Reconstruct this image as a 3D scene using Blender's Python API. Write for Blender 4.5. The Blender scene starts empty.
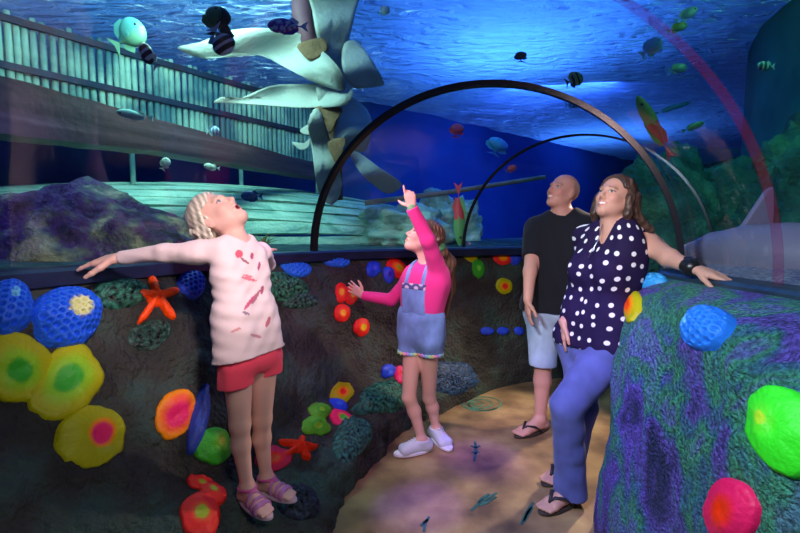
import bpy, bmesh, math, random
import numpy as np
from mathutils import Vector, Matrix, noise
from mathutils.bvhtree import BVHTree

S = bpy.context.scene
COL = S.collection
R = math.radians

# ------------------------------------------------------------ camera
PITCH = R(4.75); FPX = 440.0; EYE = 1.35
cam_d = bpy.data.cameras.new('camera'); cam = bpy.data.objects.new('camera', cam_d); COL.objects.link(cam)
cam.location = (0, 0, EYE); cam.rotation_euler = (R(90) - PITCH, 0, 0)
cam_d.sensor_width = 36; cam_d.lens = 36 * FPX / 800; cam_d.clip_start = .05
S.camera = cam

def ray(px, py):
    u = (px - 400) / FPX; v = (py - 266.5) / FPX
    return Vector((u, math.cos(PITCH) - v * math.sin(PITCH), -math.sin(PITCH) - v * math.cos(PITCH)))
def P(px, py, Y):
    """the place seen at a pixel, at distance Y in front of the eye"""
    d = ray(px, py); d = d * (Y / d.y)
    return Vector((d.x, d.y, EYE + d.z))

# ------------------------------------------------------------ world, lamps, exposure
w = bpy.data.worlds.new('World'); S.world = w; w.use_nodes = True
w.node_tree.nodes['Background'].inputs[0].default_value = (.02, .07, .35, 1)
w.node_tree.nodes['Background'].inputs[1].default_value = .16
S.view_settings.view_transform = 'Standard'; S.view_settings.look = 'None'
S.view_settings.exposure = 0.18; S.view_settings.gamma = 1.0
try: S.view_settings.use_curve_mapping = False
except Exception: pass

def aim(o, to):
    o.rotation_euler = (Vector(to) - Vector(o.location)).to_track_quat('-Z', 'Y').to_euler()
def area(name, loc, to, size, e, col, size_y=None):
    d = bpy.data.lights.new(name, 'AREA'); d.energy = e; d.color = col; d.size = size
    if size_y: d.shape = 'RECTANGLE'; d.size_y = size_y
    o = bpy.data.objects.new(name, d); COL.objects.link(o); o.location = loc; aim(o, to); return o
def spot(name, loc, to, ang, e, col, blend=.6, rad=.04):
    d = bpy.data.lights.new(name, 'SPOT'); d.energy = e; d.color = col; d.spot_size = R(ang); d.spot_blend = blend
    d.shadow_soft_size = rad
    o = bpy.data.objects.new(name, d); COL.objects.link(o); o.location = loc; aim(o, to); return o

# tunnel lights, plus an added fill and an added face spot
spot('tunnel_spot_white', (.15, .35, 2.25), (-.80, 1.75, 1.32), 38, 150, (1, .82, .84), .8, .08)
spot('added_fill_spot', (.1, .1, 2.2), (.6, 2.8, 1.1), 55, 105, (1, .66, .64), .9, .12)  # added fill that warms and brightens the adults, no fixture of the tunnel
spot('tunnel_spot_wall', (.5, .1, 1.9), (-.9, 1.7, .6), 80, 38, (1, .95, .9), .9, .2)
spot('tunnel_spot_right', (-.6, .5, 2.2), (1.2, 1.7, .8), 75, 210, (.70, .88, 1), .8, .12)
spot('tunnel_spot_path', (2.1, 3.3, 1.95), (.40, 2.55, 0), 58, 190, (1, .80, .62), .5, .05)
spot('tunnel_spot_violet', (.2, 1.2, 2.3), (.72, 2.1, .4), 40, 95, (.30, .12, 1), .6, .05)
spot('tunnel_spot_purple', (.9, 2.9, 2.0), (.10, 2.05, 0), 13, 230, (.16, .03, 1), 1, .02)
spot('tunnel_spot_purple', (.3, 3.2, 2.0), (.50, 2.5, 0), 16, 140, (.16, .03, 1), 1, .02)
spot('tunnel_spot_pink', (-.5, 1.4, 2.3), (-.2, 2.6, .9), 50, 50, (1, .25, .75), .7, .05)
spot('added_face_spot', (-.9, 1.7, 2.2), (.10, 2.6, 1.33), 20, 110, (1, .85, .9), .8, .05)  # narrow spot added only to brighten the pointing girl's face
# tank lights
area('surface_lamp_far', (4.6, 10.4, 4.5), (4.6, 10.4, 3.5), 1.8, 70, (.12, .34, 1))
area('surface_lamp', (1.3, 5.6, 4.35), (1.3, 5.6, 3.5), 1.5, 85, (.10, .31, 1))
area('surface_lamp_near', (.9, 3.6, 4.5), (.9, 3.6, 3.5), 1.2, 22, (.10, .31, 1))
area('surface_lamp_left', (-2.4, 3.6, 5.4), (-2.4, 3.8, 3.5), 2.0, 60, (.12, .45, .8))
area('wreck_lamp', (-1.5, 3.3, 3.3), (-2.0, 5.0, 1.5), .9, 62, (.50, 1, .82))
area('tank_lamp_blue', (2.4, 6.6, 3.3), (3.0, 10.0, 1.6), 1.5, 85, (.07, .2, 1))
area('tank_lamp_green', (2.7, 2.6, 3.3), (3.6, 3.6, 2.3), .6, 12, (.12, .8, .55))
spot('rock_lamp_purple', (-1.9, 1.7, 3.0), (-2.2, 2.7, 1.3), 50, 60, (.3, .12, 1), .7, .1)
spot('shark_lamp', (1.8, 1.0, 3.0), (2.3, 2.5, 1.3), 60, 22, (.6, .45, 1), .7, .1)

# ------------------------------------------------------------ materials
def newmat(name):
    m = bpy.data.materials.new(name); m.use_nodes = True
    nt = m.node_tree; return m, nt, nt.nodes['Principled BSDF']
def mat(name, col, rough=.6, spec=.3, noise_s=None, amt=.3, bump=0, bump_s=40, sss=0, metal=0):
    m, nt, b = newmat(name)
    b.inputs['Roughness'].default_value = rough; b.inputs['Specular IOR Level'].default_value = spec
    b.inputs['Metallic'].default_value = metal
    b.inputs['Base Color'].default_value = (*col, 1)
    tc = nt.nodes.new('ShaderNodeTexCoord')
    if noise_s:
        n = nt.nodes.new('ShaderNodeTexNoise'); n.inputs['Scale'].default_value = noise_s; n.inputs['Detail'].default_value = 5
        nt.links.new(tc.outputs['Object'], n.inputs['Vector'])
        r = nt.nodes.new('ShaderNodeMapRange'); r.inputs[1].default_value = .3; r.inputs[2].default_value = .7
        r.inputs[3].default_value = 1 - amt; r.inputs[4].default_value = 1 + amt
        nt.links.new(n.outputs['Fac'], r.inputs[0])
        mx = nt.nodes.new('ShaderNodeVectorMath'); mx.operation = 'SCALE'; mx.inputs[0].default_value = col
        nt.links.new(r.outputs[0], mx.inputs['Scale']); nt.links.new(mx.outputs[0], b.inputs['Base Color'])
    if bump:
        n2 = nt.nodes.new('ShaderNodeTexNoise'); n2.inputs['Scale'].default_value = bump_s; n2.inputs['Detail'].default_value = 6
        nt.links.new(tc.outputs['Object'], n2.inputs['Vector'])
        bp = nt.nodes.new('ShaderNodeBump'); bp.inputs['Strength'].default_value = bump; bp.inputs['Distance'].default_value = .02
        nt.links.new(n2.outputs['Fac'], bp.inputs['Height']); nt.links.new(bp.outputs[0], b.inputs['Normal'])
    return m
def vmat(name, rough=.6, spec=.3, bump=0, bump_s=60, sss=0, sheen=0):
    """takes its colour from the mesh's own paint"""
    m = mat(name, (1, 1, 1), rough, spec, None, 0, bump, bump_s)
    nt = m.node_tree; b = nt.nodes['Principled BSDF']
    a = nt.nodes.new('ShaderNodeAttribute'); a.attribute_name = 'paint'
    nt.links.new(a.outputs['Color'], b.inputs['Base Color'])
    if sss:
        b.inputs['Subsurface Weight'].default_value = sss; b.inputs['Subsurface Radius'].default_value = (.012, .005, .003)
        b.inputs['Subsurface Scale'].default_value = 1
    if sheen: b.inputs['Sheen Weight'].default_value = sheen
    return m
def ramp_mat(name, stops, scale, rough=.7, spec=.25, bump=.5, bump_s=60, bump_d=.02, detail=6, stretch=(1, 1, 1), distort=0, speckle=0):
    m, nt, b = newmat(name)
    tc = nt.nodes.new('ShaderNodeTexCoord'); mp = nt.nodes.new('ShaderNodeMapping'); mp.inputs['Scale'].default_value = stretch
    nt.links.new(tc.outputs['Object'], mp.inputs['Vector'])
    n = nt.nodes.new('ShaderNodeTexNoise'); n.inputs['Scale'].default_value = scale; n.inputs['Detail'].default_value = detail
    n.inputs['Distortion'].default_value = distort
    nt.links.new(mp.outputs[0], n.inputs['Vector'])
    cr = nt.nodes.new('ShaderNodeValToRGB'); e = cr.color_ramp.elements
    e[0].position, e[0].color = stops[0][0], (*stops[0][1], 1); e[1].position, e[1].color = stops[-1][0], (*stops[-1][1], 1)
    for p_, c_ in stops[1:-1]:
        k = e.new(p_); k.color = (*c_, 1)
    nt.links.new(n.outputs['Fac'], cr.inputs[0]); nt.links.new(cr.outputs[0], b.inputs['Base Color'])
    if speckle:
        n3 = nt.nodes.new('ShaderNodeTexNoise'); n3.inputs['Scale'].default_value = 85; n3.inputs['Detail'].default_value = 2; nt.links.new(tc.outputs['Object'], n3.inputs['Vector'])
        mr = nt.nodes.new('ShaderNodeMapRange'); mr.inputs[1].default_value = .36; mr.inputs[2].default_value = .64; mr.inputs[3].default_value = 1 - speckle; mr.inputs[4].default_value = 1 + speckle
        sc_ = nt.nodes.new('ShaderNodeVectorMath'); sc_.operation = 'SCALE'; nt.links.new(n3.outputs['Fac'], mr.inputs[0]); nt.links.new(mr.outputs[0], sc_.inputs['Scale'])
        nt.links.new(cr.outputs[0], sc_.inputs[0]); nt.links.new(sc_.outputs[0], b.inputs['Base Color'])
    b.inputs['Roughness'].default_value = rough; b.inputs['Specular IOR Level'].default_value = spec
    if bump:
        n2 = nt.nodes.new('ShaderNodeTexNoise'); n2.inputs['Scale'].default_value = bump_s; n2.inputs['Detail'].default_value = 6
        nt.links.new(tc.outputs['Object'], n2.inputs['Vector'])
        bp = nt.nodes.new('ShaderNodeBump'); bp.inputs['Strength'].default_value = bump; bp.inputs['Distance'].default_value = bump_d
        nt.links.new(n2.outputs['Fac'], bp.inputs['Height']); nt.links.new(bp.outputs[0], b.inputs['Normal'])
    return m

M = {}
M['rockL'] = ramp_mat('dark_rendered_rock', [(.3, (.018, .018, .017)), (.5, (.045, .043, .038)), (.62, (.05, .085, .07)), (.75, (.03, .05, .06))], 3.2, .75, .3, .9, 45, .03)
M['rockR'] = ramp_mat('painted_popcorn_rock', [(.30, (.03, .04, .14)), (.40, (.16, .10, .55)), (.46, (.06, .18, .34)), (.52, (.06, .34, .18)), (.60, (.14, .16, .50)), (.70, (.10, .42, .30))], 4.2, .6, .4, 1, 95, .06, 5, (1.1, 1.1, .6), .8, .42)
M['floor'] = ramp_mat('stamped_sand_floor', [(.32, (.10, .055, .03)), (.5, (.27, .16, .075)), (.66, (.42, .28, .12))], 3.2, .55, .35, .5, 9, .02, 8)
M['rail'] = mat('blue_black_rail', (.012, .018, .06), .35, .5, 8, .3)
M['railR'] = mat('worn_teal_rail', (.018, .035, .055), .4, .5, 6, .5, .3, 20)
M['ring'] = mat('black_rubber_ring', (.012, .012, .016), .25, .6)
M['paint'] = vmat('fluorescent_paint', .5, .35, .25, 70)
M['skin'] = vmat('skin', .5, .35, sss=.12)
M['cloth'] = vmat('painted_cloth', .85, .15, .15, 260, sheen=.1)
M['hair'] = vmat('hair', .45, .4)
M['shoe'] = vmat('shoe_leather', .5, .4)
M['fish'] = vmat('fish_scales', .4, .5)
M['watch'] = mat('black_plastic', (.01, .01, .012), .3, .5)

def simple_glass(name, tint, gloss=.035, alpha_col=None, fac=0.0):
    m = bpy.data.materials.new(name); m.use_nodes = True; nt = m.node_tree
    for n in list(nt.nodes): nt.nodes.remove(n)
    out = nt.nodes.new('ShaderNodeOutputMaterial')
    tr = nt.nodes.new('ShaderNodeBsdfTransparent'); tr.inputs[0].default_value = (*tint, 1)
    gl = nt.nodes.new('ShaderNodeBsdfGlossy'); gl.inputs['Roughness'].default_value = .04; gl.inputs[0].default_value = (1, 1, 1, 1)
    ge = nt.nodes.new('ShaderNodeNewGeometry'); dt = nt.nodes.new('ShaderNodeVectorMath'); dt.operation = 'DOT_PRODUCT'
    nt.links.new(ge.outputs['Normal'], dt.inputs[0]); nt.links.new(ge.outputs['Incoming'], dt.inputs[1])
    def mth(op, a, b):
        n = nt.nodes.new('ShaderNodeMath'); n.operation = op
        for i, x in enumerate((a, b)):
            if x is None: continue
            if isinstance(x, (int, float)): n.inputs[i].default_value = x
            else: nt.links.new(x, n.inputs[i])
        return n.outputs[0]
    k = mth('ADD', mth('MULTIPLY', mth('POWER', mth('SUBTRACT', 1, mth('ABSOLUTE', dt.outputs['Value'], None)), 5), .5), gloss)
    mx = nt.nodes.new('ShaderNodeMixShader')
    nt.links.new(k, mx.inputs[0]); nt.links.new(tr.outputs[0], mx.inputs[1]); nt.links.new(gl.outputs[0], mx.inputs[2])
    last = mx
    if fac:
        df = nt.nodes.new('ShaderNodeBsdfDiffuse'); df.inputs[0].default_value = (*alpha_col, 1)
        m2 = nt.nodes.new('ShaderNodeMixShader'); m2.inputs[0].default_value = fac
        nt.links.new(mx.outputs[0], m2.inputs[1]); nt.links.new(df.outputs[0], m2.inputs[2]); last = m2
    nt.links.new(last.outputs[0], out.inputs[0]); return m
M['acrylic'] = simple_glass('tunnel_acrylic', (.93, .97, 1))
M['reflection_seam'] = simple_glass('red_reflection_seam', (.9, .9, 1), alpha_col=(.40, .02, .03), fac=.10)  # acrylic joint tinted red to imitate a reflected red arc

def water_material():
    m = bpy.data.materials.new('water_from_below'); m.use_nodes = True; nt = m.node_tree
    for n in list(nt.nodes): nt.nodes.remove(n)
    out = nt.nodes.new('ShaderNodeOutputMaterial')
    tl = nt.nodes.new('ShaderNodeBsdfTranslucent'); tl.inputs[0].default_value = (.35, .6, .95, 1)
    gl = nt.nodes.new('ShaderNodeBsdfGlossy'); gl.inputs[0].default_value = (.5, .7, 1, 1); gl.inputs['Roughness'].default_value = .12
    mx = nt.nodes.new('ShaderNodeMixShader'); mx.inputs[0].default_value = .3
    tc = nt.nodes.new('ShaderNodeTexCoord')
    mp = nt.nodes.new('ShaderNodeMapping'); mp.inputs['Scale'].default_value = (1.0, 3.0, 1); mp.inputs['Rotation'].default_value = (0, 0, R(-35))
    nt.links.new(tc.outputs['Object'], mp.inputs[0])
    n = nt.nodes.new('ShaderNodeTexNoise'); n.inputs['Scale'].default_value = 3.2; n.inputs['Detail'].default_value = 6; n.inputs['Distortion'].default_value = .9
    nt.links.new(mp.outputs[0], n.inputs['Vector'])
    bp = nt.nodes.new('ShaderNodeBump'); bp.inputs['Strength'].default_value = 1; bp.inputs['Distance'].default_value = .9
    nt.links.new(n.outputs['Fac'], bp.inputs['Height'])
    for s in (tl, gl): nt.links.new(bp.outputs[0], s.inputs['Normal'])
    nt.links.new(tl.outputs[0], mx.inputs[1]); nt.links.new(gl.outputs[0], mx.inputs[2]); nt.links.new(mx.outputs[0], out.inputs[0])
    return m
M['water'] = water_material()

# ------------------------------------------------------------ object helpers
def mesh_np(name, V, F, m, parent=None, cols=None, smooth=True):
    V = np.asarray(V, dtype=np.float32).reshape(-1, 3)
    me = bpy.data.meshes.new(name)
    if isinstance(F, np.ndarray):
        nf, k = F.shape
        me.vertices.add(len(V)); me.vertices.foreach_set('co', V.ravel())
        me.loops.add(nf * k); me.loops.foreach_set('vertex_index', F.astype(np.int32).ravel())
        me.polygons.add(nf); me.polygons.foreach_set('loop_start', np.arange(0, nf * k, k, dtype=np.int32))
        me.update(calc_edges=True); me.validate()
    else:
        me.from_pydata([tuple(v) for v in V.tolist()], [], F); me.update()
    if cols is not None:
        a = me.color_attributes.new('paint', 'FLOAT_COLOR', 'POINT')
        c = np.ones((len(V), 4), dtype=np.float32); c[:, :3] = np.asarray(cols, dtype=np.float32).reshape(-1, 3) if np.ndim(cols) > 1 else np.array(cols)
        a.data.foreach_set('color', c.ravel())
    if smooth: me.polygons.foreach_set('use_smooth', np.ones(len(me.polygons), dtype=bool))
    me.materials.append(m)
    o = bpy.data.objects.new(name, me); COL.objects.link(o)
    if parent: o.parent = parent
    return o
def recenter(o):
    """put a top-level mesh's origin at its base"""
    me = o.data; n = len(me.vertices); v = np.empty(n * 3, dtype=np.float32); me.vertices.foreach_get('co', v); v = v.reshape(-1, 3)
    c = (v.min(0) + v.max(0)) / 2; c[2] = v[:, 2].min()
    me.vertices.foreach_set('co', (v - c).ravel()); me.update(); o.location = c.tolist(); return o
GROUPS = {'coral plate': 'fluorescent coral plates on the tunnel walls', 'sponge': 'blue honeycomb sponges on the tunnel walls', 'fish': 'fish swimming around the tunnel',
          'starfish': 'starfish on the left rock', 'coral': 'coral mounds on the left rock', 'rock': 'rocks in the tank', 'floor mark': 'stencilled marks on the path', 'person': 'family visiting the tunnel'}
def tag(o, label, cat, group=None):
    group = group or GROUPS.get(cat)
    o['label'] = label; o['category'] = cat
    if group: o['group'] = group
    return o
def struct(o): o['kind'] = 'structure'; return o
def thing(name, label, cat, loc=(0, 0, 0), group=None):
    o = bpy.data.objects.new(name, None); COL.objects.link(o); o.location = loc; o.empty_display_size = .1
    return tag(o, label, cat, group)
def under(o, root):
    """parent keeping the place in the world"""
    o.parent = root; o.location = Vector(o.location) - Vector(root.location); return o

class MB:
    def __init__(s): s.V = []; s.F = []; s.C = []
    def add(s, V, F, c=None):
        b = len(s.V); s.V += [tuple(v) for v in V]; s.F += [tuple(i + b for i in f) for f in F]
        s.C += [c if c else (1, 1, 1)] * len(V)
    def tube(s, pts, rad, n=10, cap=True, flat=1.0, c=None):
        pts = [Vector(p) for p in pts]; rr = rad if isinstance(rad, (list, tuple)) else [rad] * len(pts)
        V = []; F = []; up = None
        for i, p in enumerate(pts):
            t = (pts[min(i + 1, len(pts) - 1)] - pts[max(i - 1, 0)]).normalized()
            if up is None: up = Vector((0, 0, 1)) if abs(t.z) < .9 else Vector((0, 1, 0))
            a = t.cross(up).normalized(); b = a.cross(t).normalized(); up = b
            for k in range(n):
                th = 2 * math.pi * k / n
                V.append(p + a * math.cos(th) * rr[i] + b * math.sin(th) * rr[i] * flat)
        for i in range(len(pts) - 1):
            for k in range(n):
                F.append((i * n + k, i * n + (k + 1) % n, (i + 1) * n + (k + 1) % n, (i + 1) * n + k))
        if cap: F.append(tuple(range(n))[::-1]); F.append(tuple(range((len(pts) - 1) * n, len(pts) * n)))
        s.add(V, F, c)
    def box(s, c0, ax, ay, az, c=None):
        c0, ax, ay, az = map(Vector, (c0, ax, ay, az)); V = []
        for i in (-1, 1):
            for j in (-1, 1):
                for k in (-1, 1): V.append(c0 + ax * i + ay * j + az * k)
        s.add(V, [(0, 1, 3, 2), (4, 6, 7, 5), (0, 4, 5, 1), (2, 3, 7, 6), (0, 2, 6, 4), (1, 5, 7, 3)], c)
    def slab(s, poly, thick, c=None):
        """thick plate between an outline and its copy pushed back along the normal"""
        poly = [Vector(p) for p in poly]; n = len(poly)
        nm = Vector((0, 0, 0))
        for i in range(n): nm += poly[i].cross(poly[(i + 1) % n])
        nm.normalize(); V = poly + [p + nm * thick for p in poly]
        F = [tuple(range(n))[::-1], tuple(range(n, 2 * n))] + [(i, (i + 1) % n, n + (i + 1) % n, n + i) for i in range(n)]
        s.add(V, F, c)
    def build(s, name, m, parent=None, smooth=True, paint=False):
        o = mesh_np(name, s.V, s.F, m, parent, s.C if paint else None, smooth)
        return o

# ------------------------------------------------------------ the tunnel plan
LEDGE = [(-2.25, -.9), (-2.0, .3), (-1.72, .9), (-1.43, 1.58), (-1.25, 1.92), (-1.06, 2.37), (-.84, 2.8), (-.37, 3.28), (.33, 3.62), (1.06, 3.9), (2.0, 4.12), (3.3, 4.1)]
BASE = [(-1.0, -.9), (-.75, .2), (-.6, .8), (-.44, 1.35), (-.36, 1.65), (-.28, 1.95), (-.18, 2.3), (-.03, 2.75), (.32, 3.15), (.9, 3.7), (1.9, 4.0), (3.3, 4.0)]
RLEDGE = [(1.35, -1.0), (1.30, .4), (1.31, 1.1), (1.31, 1.5), (1.30, 1.85), (1.34, 2.08), (1.6, 2.38), (2.1, 2.75), (3.3, 3.05)]
RBASE = [(.86, -1.0), (.84, .4), (.84, 1.1), (.84, 1.5), (.86, 1.8), (.98, 2.02), (1.4, 2.38), (2.0, 2.78), (3.3, 3.1)]
ZL, ZR = 1.20, 1.15
def spline(pts, t):
    """Catmull-Rom through pts, t in 0..len-1"""
    n = len(pts); i = min(int(t), n - 2); f = t - i
    p = [Vector(pts[max(0, min(n - 1, i + k))]) for k in (-1, 0, 1, 2)]
    return .5 * ((2 * p[1]) + (p[2] - p[0]) * f + (2 * p[0] - 5 * p[1] + 4 * p[2] - p[3]) * f * f + (3 * p[1] - p[0] - 3 * p[2] + p[3]) * f ** 3)
def interp(tab, x):
    for (a, va), (b, vb) in zip(tab, tab[1:]):
        if x <= b: return va + (vb - va) * (x - a) / (b - a)
    return tab[-1][1]

# ------------------------------------------------------------ structure
def rock_wall(name, led, bas, ztop, prof, m, amp, nu, nv, seed):
    n = len(led); V = []; F = []
    for i in range(nu):
        t = (n - 1) * i / (nu - 1); L = spline(led, t); B = spline(bas, t)
        nrm = Vector((B.x - L.x, B.y - L.y, .5)).normalized()
        for j in range(nv):
            s = j / (nv - 1); wv = interp(prof, s); z = interp([(p, q) for p, q in zprof], s) * ztop
            p = Vector((L.x + (B.x - L.x) * wv, L.y + (B.y - L.y) * wv, z))
            a = amp * min(1, s * 5)
            d = noise.fractal(p * 2.2 + Vector((seed, 0, 0)), 1, 2, 4) * a + noise.fractal(p * 11 + Vector((0, seed, 0)), 1, 2, 3) * a * .28
            p = p + nrm * d
            if s == 1: p.z = -.02
            V.append(p)
    for i in range(nu - 1):
        for j in range(nv - 1):
            a = i * nv + j; F.append((a, a + 1, a + nv + 1, a + nv))
    o = mesh_np(name, V, F, m); return struct(o), BVHTree.FromPolygons(V, F)
zprof = [(0, 1), (.2, .86), (.45, .52), (.62, .27), (.8, .15), (.92, .10), (1, -.02)]
wl, BL = rock_wall('wall_left', LEDGE, BASE, ZL, [(0, .0), (.08, .06), (.2, .16), (.45, .36), (.65, .55), (.8, .74), (.92, .93), (1, 1)], M['rockL'], .06, 420, 130, 3)
zprof = [(0, 1), (.25, .8), (.5, .52), (.75, .25), (1, -.02)]
wr, BR = rock_wall('wall_right', RLEDGE, RBASE, ZR, [(0, .0), (.03, .40), (.08, .62), (.2, .78), (.45, .88), (.75, .95), (1, 1)], M['rockR'], .05, 380, 120, 11)

mb = MB(); mb.add([(-1.6, -1.4, 0), (4, -1.4, 0), (4, 4.6, 0), (-1.6, 4.6, 0)], [(0, 1, 2, 3)])
struct(mb.build('floor', M['floor'], smooth=False))

def rail(name, led, z, wout, win, h, m):
    V = []; F = []; n = 160; K = 6
    for i in range(n):
        t = (len(led) - 1) * i / (n - 1); L = spline(led, t); D = (spline(led, min(t + .02, len(led) - 1.001)) - spline(led, max(t - .02, 0))).normalized()
        o = Vector((-D.y, D.x)) * wout; q = Vector((D.y, -D.x)) * win
        pts = [(L + o, z - h), (L + o, z), (L + q * .85, z), (L + q, z - .012), (L + q, z - h + .01), (L + q * .8, z - h)]
        for a, zz in pts: V.append((a.x, a.y, zz))
    for i in range(n - 1):
        for k in range(K): F.append((i * K + k, i * K + (k + 1) % K, (i + 1) * K + (k + 1) % K, (i + 1) * K + k))
    F.append(tuple(range(K))); F.append(tuple(range((n - 1) * K, n * K)))
    o = mesh_np(name, V, F, m, smooth=False); return struct(o)
rail('trim_1', LEDGE, ZL + .005, .06, .09, .075, M['rail'])
rail('trim_2', RLEDGE, ZR + .01, -.06, -.10, .085, M['railR'])

ST = [((-2.25, -.9), (1.35, -1.0)), ((-2.0, .3), (1.3, .1)), ((-1.72, .9), (1.31, .8)), ((-1.43, 1.58), (1.33, 1.35)), ((-1.06, 2.37), (1.33, 1.8)), ((-.62, 3.06), (1.44, 2.2)),
      ((.0, 3.47), (1.68, 2.47)), ((.52, 3.71), (1.92, 2.65)), ((1.3, 3.96), (2.5, 2.95)), ((2.2, 4.13), (2.9, 3.0)), ((3.3, 4.1), (3.3, 3.05))]
def arch(t, s, off=0):
    a = spline([q[0] for q in ST], t); b = spline([q[1] for q in ST], t)
    th = math.pi * s; c = (a + b) / 2; hw = (a - b) / 2; ln = hw.length + off
    hgt = interp([(0, 1.3), (3, 1.25), (5, 1.04), (7, .86), (10, .8)], t) + off
    xy = c + hw.normalized() * math.cos(th) * ln
    return Vector((xy.x, xy.y, ZL + (ZR - ZL) * s + math.sin(th) * hgt))
V = []; F = []; NU, NS = 120, 48
for i in range(NU):
    for j in range(NS + 1): V.append(arch((len(ST) - 1) * i / (NU - 1), j / NS))
for i in range(NU - 1):
    for j in range(NS):
        a = i * (NS + 1) + j; F.append((a, a + 1, a + NS + 2, a + NS + 1))
win = struct(mesh_np('window_1', V, F, M['acrylic']))
def ring(name, t, m, width, depth, s0=0, s1=1, off=-.012):
    V = []; F = []; n = 72
    for i in range(n + 1):
        s = s0 + (s1 - s0) * i / n; p = arch(t, s, off); q = arch(t, s, off - depth)
        a = arch(t - .02, s, off); b = arch(t + .02, s, off); d = (b - a).normalized() * width / 2
        V += [p - d, p + d, q + d, q - d]
    for i in range(n):
        for k in range(4): F.append((i * 4 + k, i * 4 + (k + 1) % 4, i * 4 + 4 + (k + 1) % 4, i * 4 + 4 + k))
    F += [(0, 1, 2, 3), tuple(range(n * 4, n * 4 + 4))]
    return struct(mesh_np(name, V, F, m, smooth=False))
ring('trim_3', 5, M['ring'], .038, .028); ring('trim_4', 7, M['ring'], .016, .014)
ring('trim_red_reflection', 3.35, M['reflection_seam'], .04, .004, .52, 1)  # strip carrying the painted red reflection, right side only

# the tank around the tunnel
tank_blue = ramp_mat('painted_tank_blue', [(.3, (.012, .035, .20)), (.7, (.025, .10, .38))], .5, .8, .1, 0)
tank_dark = ramp_mat('painted_tank_dark', [(.3, (.01, .03, .12)), (.7, (.02, .10, .20))], .6, .8, .1, 0)
tank_green = ramp_mat('algae_green_wall', [(.3, (.01, .07, .08)), (.7, (.04, .30, .22))], .9, .8, .1, 0)
gravel = ramp_mat('gravel_bed', [(.35, (.16, .18, .24)), (.65, (.45, .47, .52))], 60, .9, .1, 1, 130, .02)
def quad(name, pts, m): 
    mb = MB(); mb.add(pts, [(0, 1, 2, 3)]); return struct(mb.build(name, m, smooth=False))
def fence_wall(name, pts, m):
    mb = MB(); n = len(pts); mb.add([(x, y, 0) for x, y in pts] + [(x, y, 3.6) for x, y in pts], [(i, i + 1, n + i + 1, n + i) for i in range(n - 1)]); return struct(mb.build(name, m, smooth=n > 5))
fence_wall('wall_back', [(-7, 7.6), (-.5, 7.6), (10, 16.2)], tank_blue)
fence_wall('wall_tank_left', [(-7, -2), (-7, 7.6)], tank_dark)
fence_wall('wall_tank_right', [(3.6, -2), (3.6, 3.9), (3.68, 4.4), (3.85, 4.9), (4.2, 5.5), (4.8, 6.3), (5.6, 7.2), (6.5, 8.0)], tank_green)
fence_wall('wall_tank_right', [(6.5, 8.0), (10, 13), (10, 16.2)], tank_dark)
quad('tank_floor', [(-7, 5, 1.08), (10, 3.5, 1.08), (10, 16.2, 1.08), (-7, 16.2, 1.08)], gravel)
dark_sand = ramp_mat('dark_sand_bed', [(.35, (.02, .05, .07)), (.65, (.07, .14, .15))], 12, .9, .1, 1, 90, .02)
def bed(name, led, z, side, xo, m=gravel):
    V = []; F = []; n = 100; k = 10
    for i in range(n):
        t = (len(led) - 1) * i / (n - 1); L = spline(led, t)
        far = Vector(xo(t / (len(led) - 1)))
        for j in range(k + 1):
            f = (j / k) ** 1.6; a = L.lerp(far, f)
            d = noise.fractal(Vector((a.x, a.y, 0)) * 1.5, 1, 2, 3) * .05 * min(1, j / 3) - .0
            V.append((a.x, a.y, z + d + (.02 if j > 1 else 0)))
    for i in range(n - 1):
        for j in range(k): F.append((i * (k + 1) + j, i * (k + 1) + j + 1, (i + 1) * (k + 1) + j + 1, (i + 1) * (k + 1) + j))
    return struct(mesh_np(name, V, F, m))
bed('gravel_bed', LEDGE, ZL - .02, 1, lambda s: (-7 + 13 * max(0, s - .45) / .55, min(8.6, -2 + 10.6 * s / .45)), dark_sand)
bed('gravel_bed', RLEDGE, ZR - .0, 1, lambda s: (3.6 + 3 * max(0, s - .6), -2 + 7 * s))

V = []; F = []; nx, ny = 200, 220
for i in range(nx + 1):
    for j in range(ny + 1):
        x = -7 + 17.2 * i / nx; y = -2 + 18.4 * j / ny
        V.append((x, y, 3.5 + .03 * noise.noise(Vector((x * 1.2 + y, y * 2.4, 0))) + .012 * noise.noise(Vector((x * 4, y * 7, 3)))))
for i in range(nx):
    for j in range(ny): a = i * (ny + 1) + j; F.append((a, a + 1, a + ny + 2, a + ny + 1))
struct(mesh_np('water_surface', V, F, M['water']))
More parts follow.
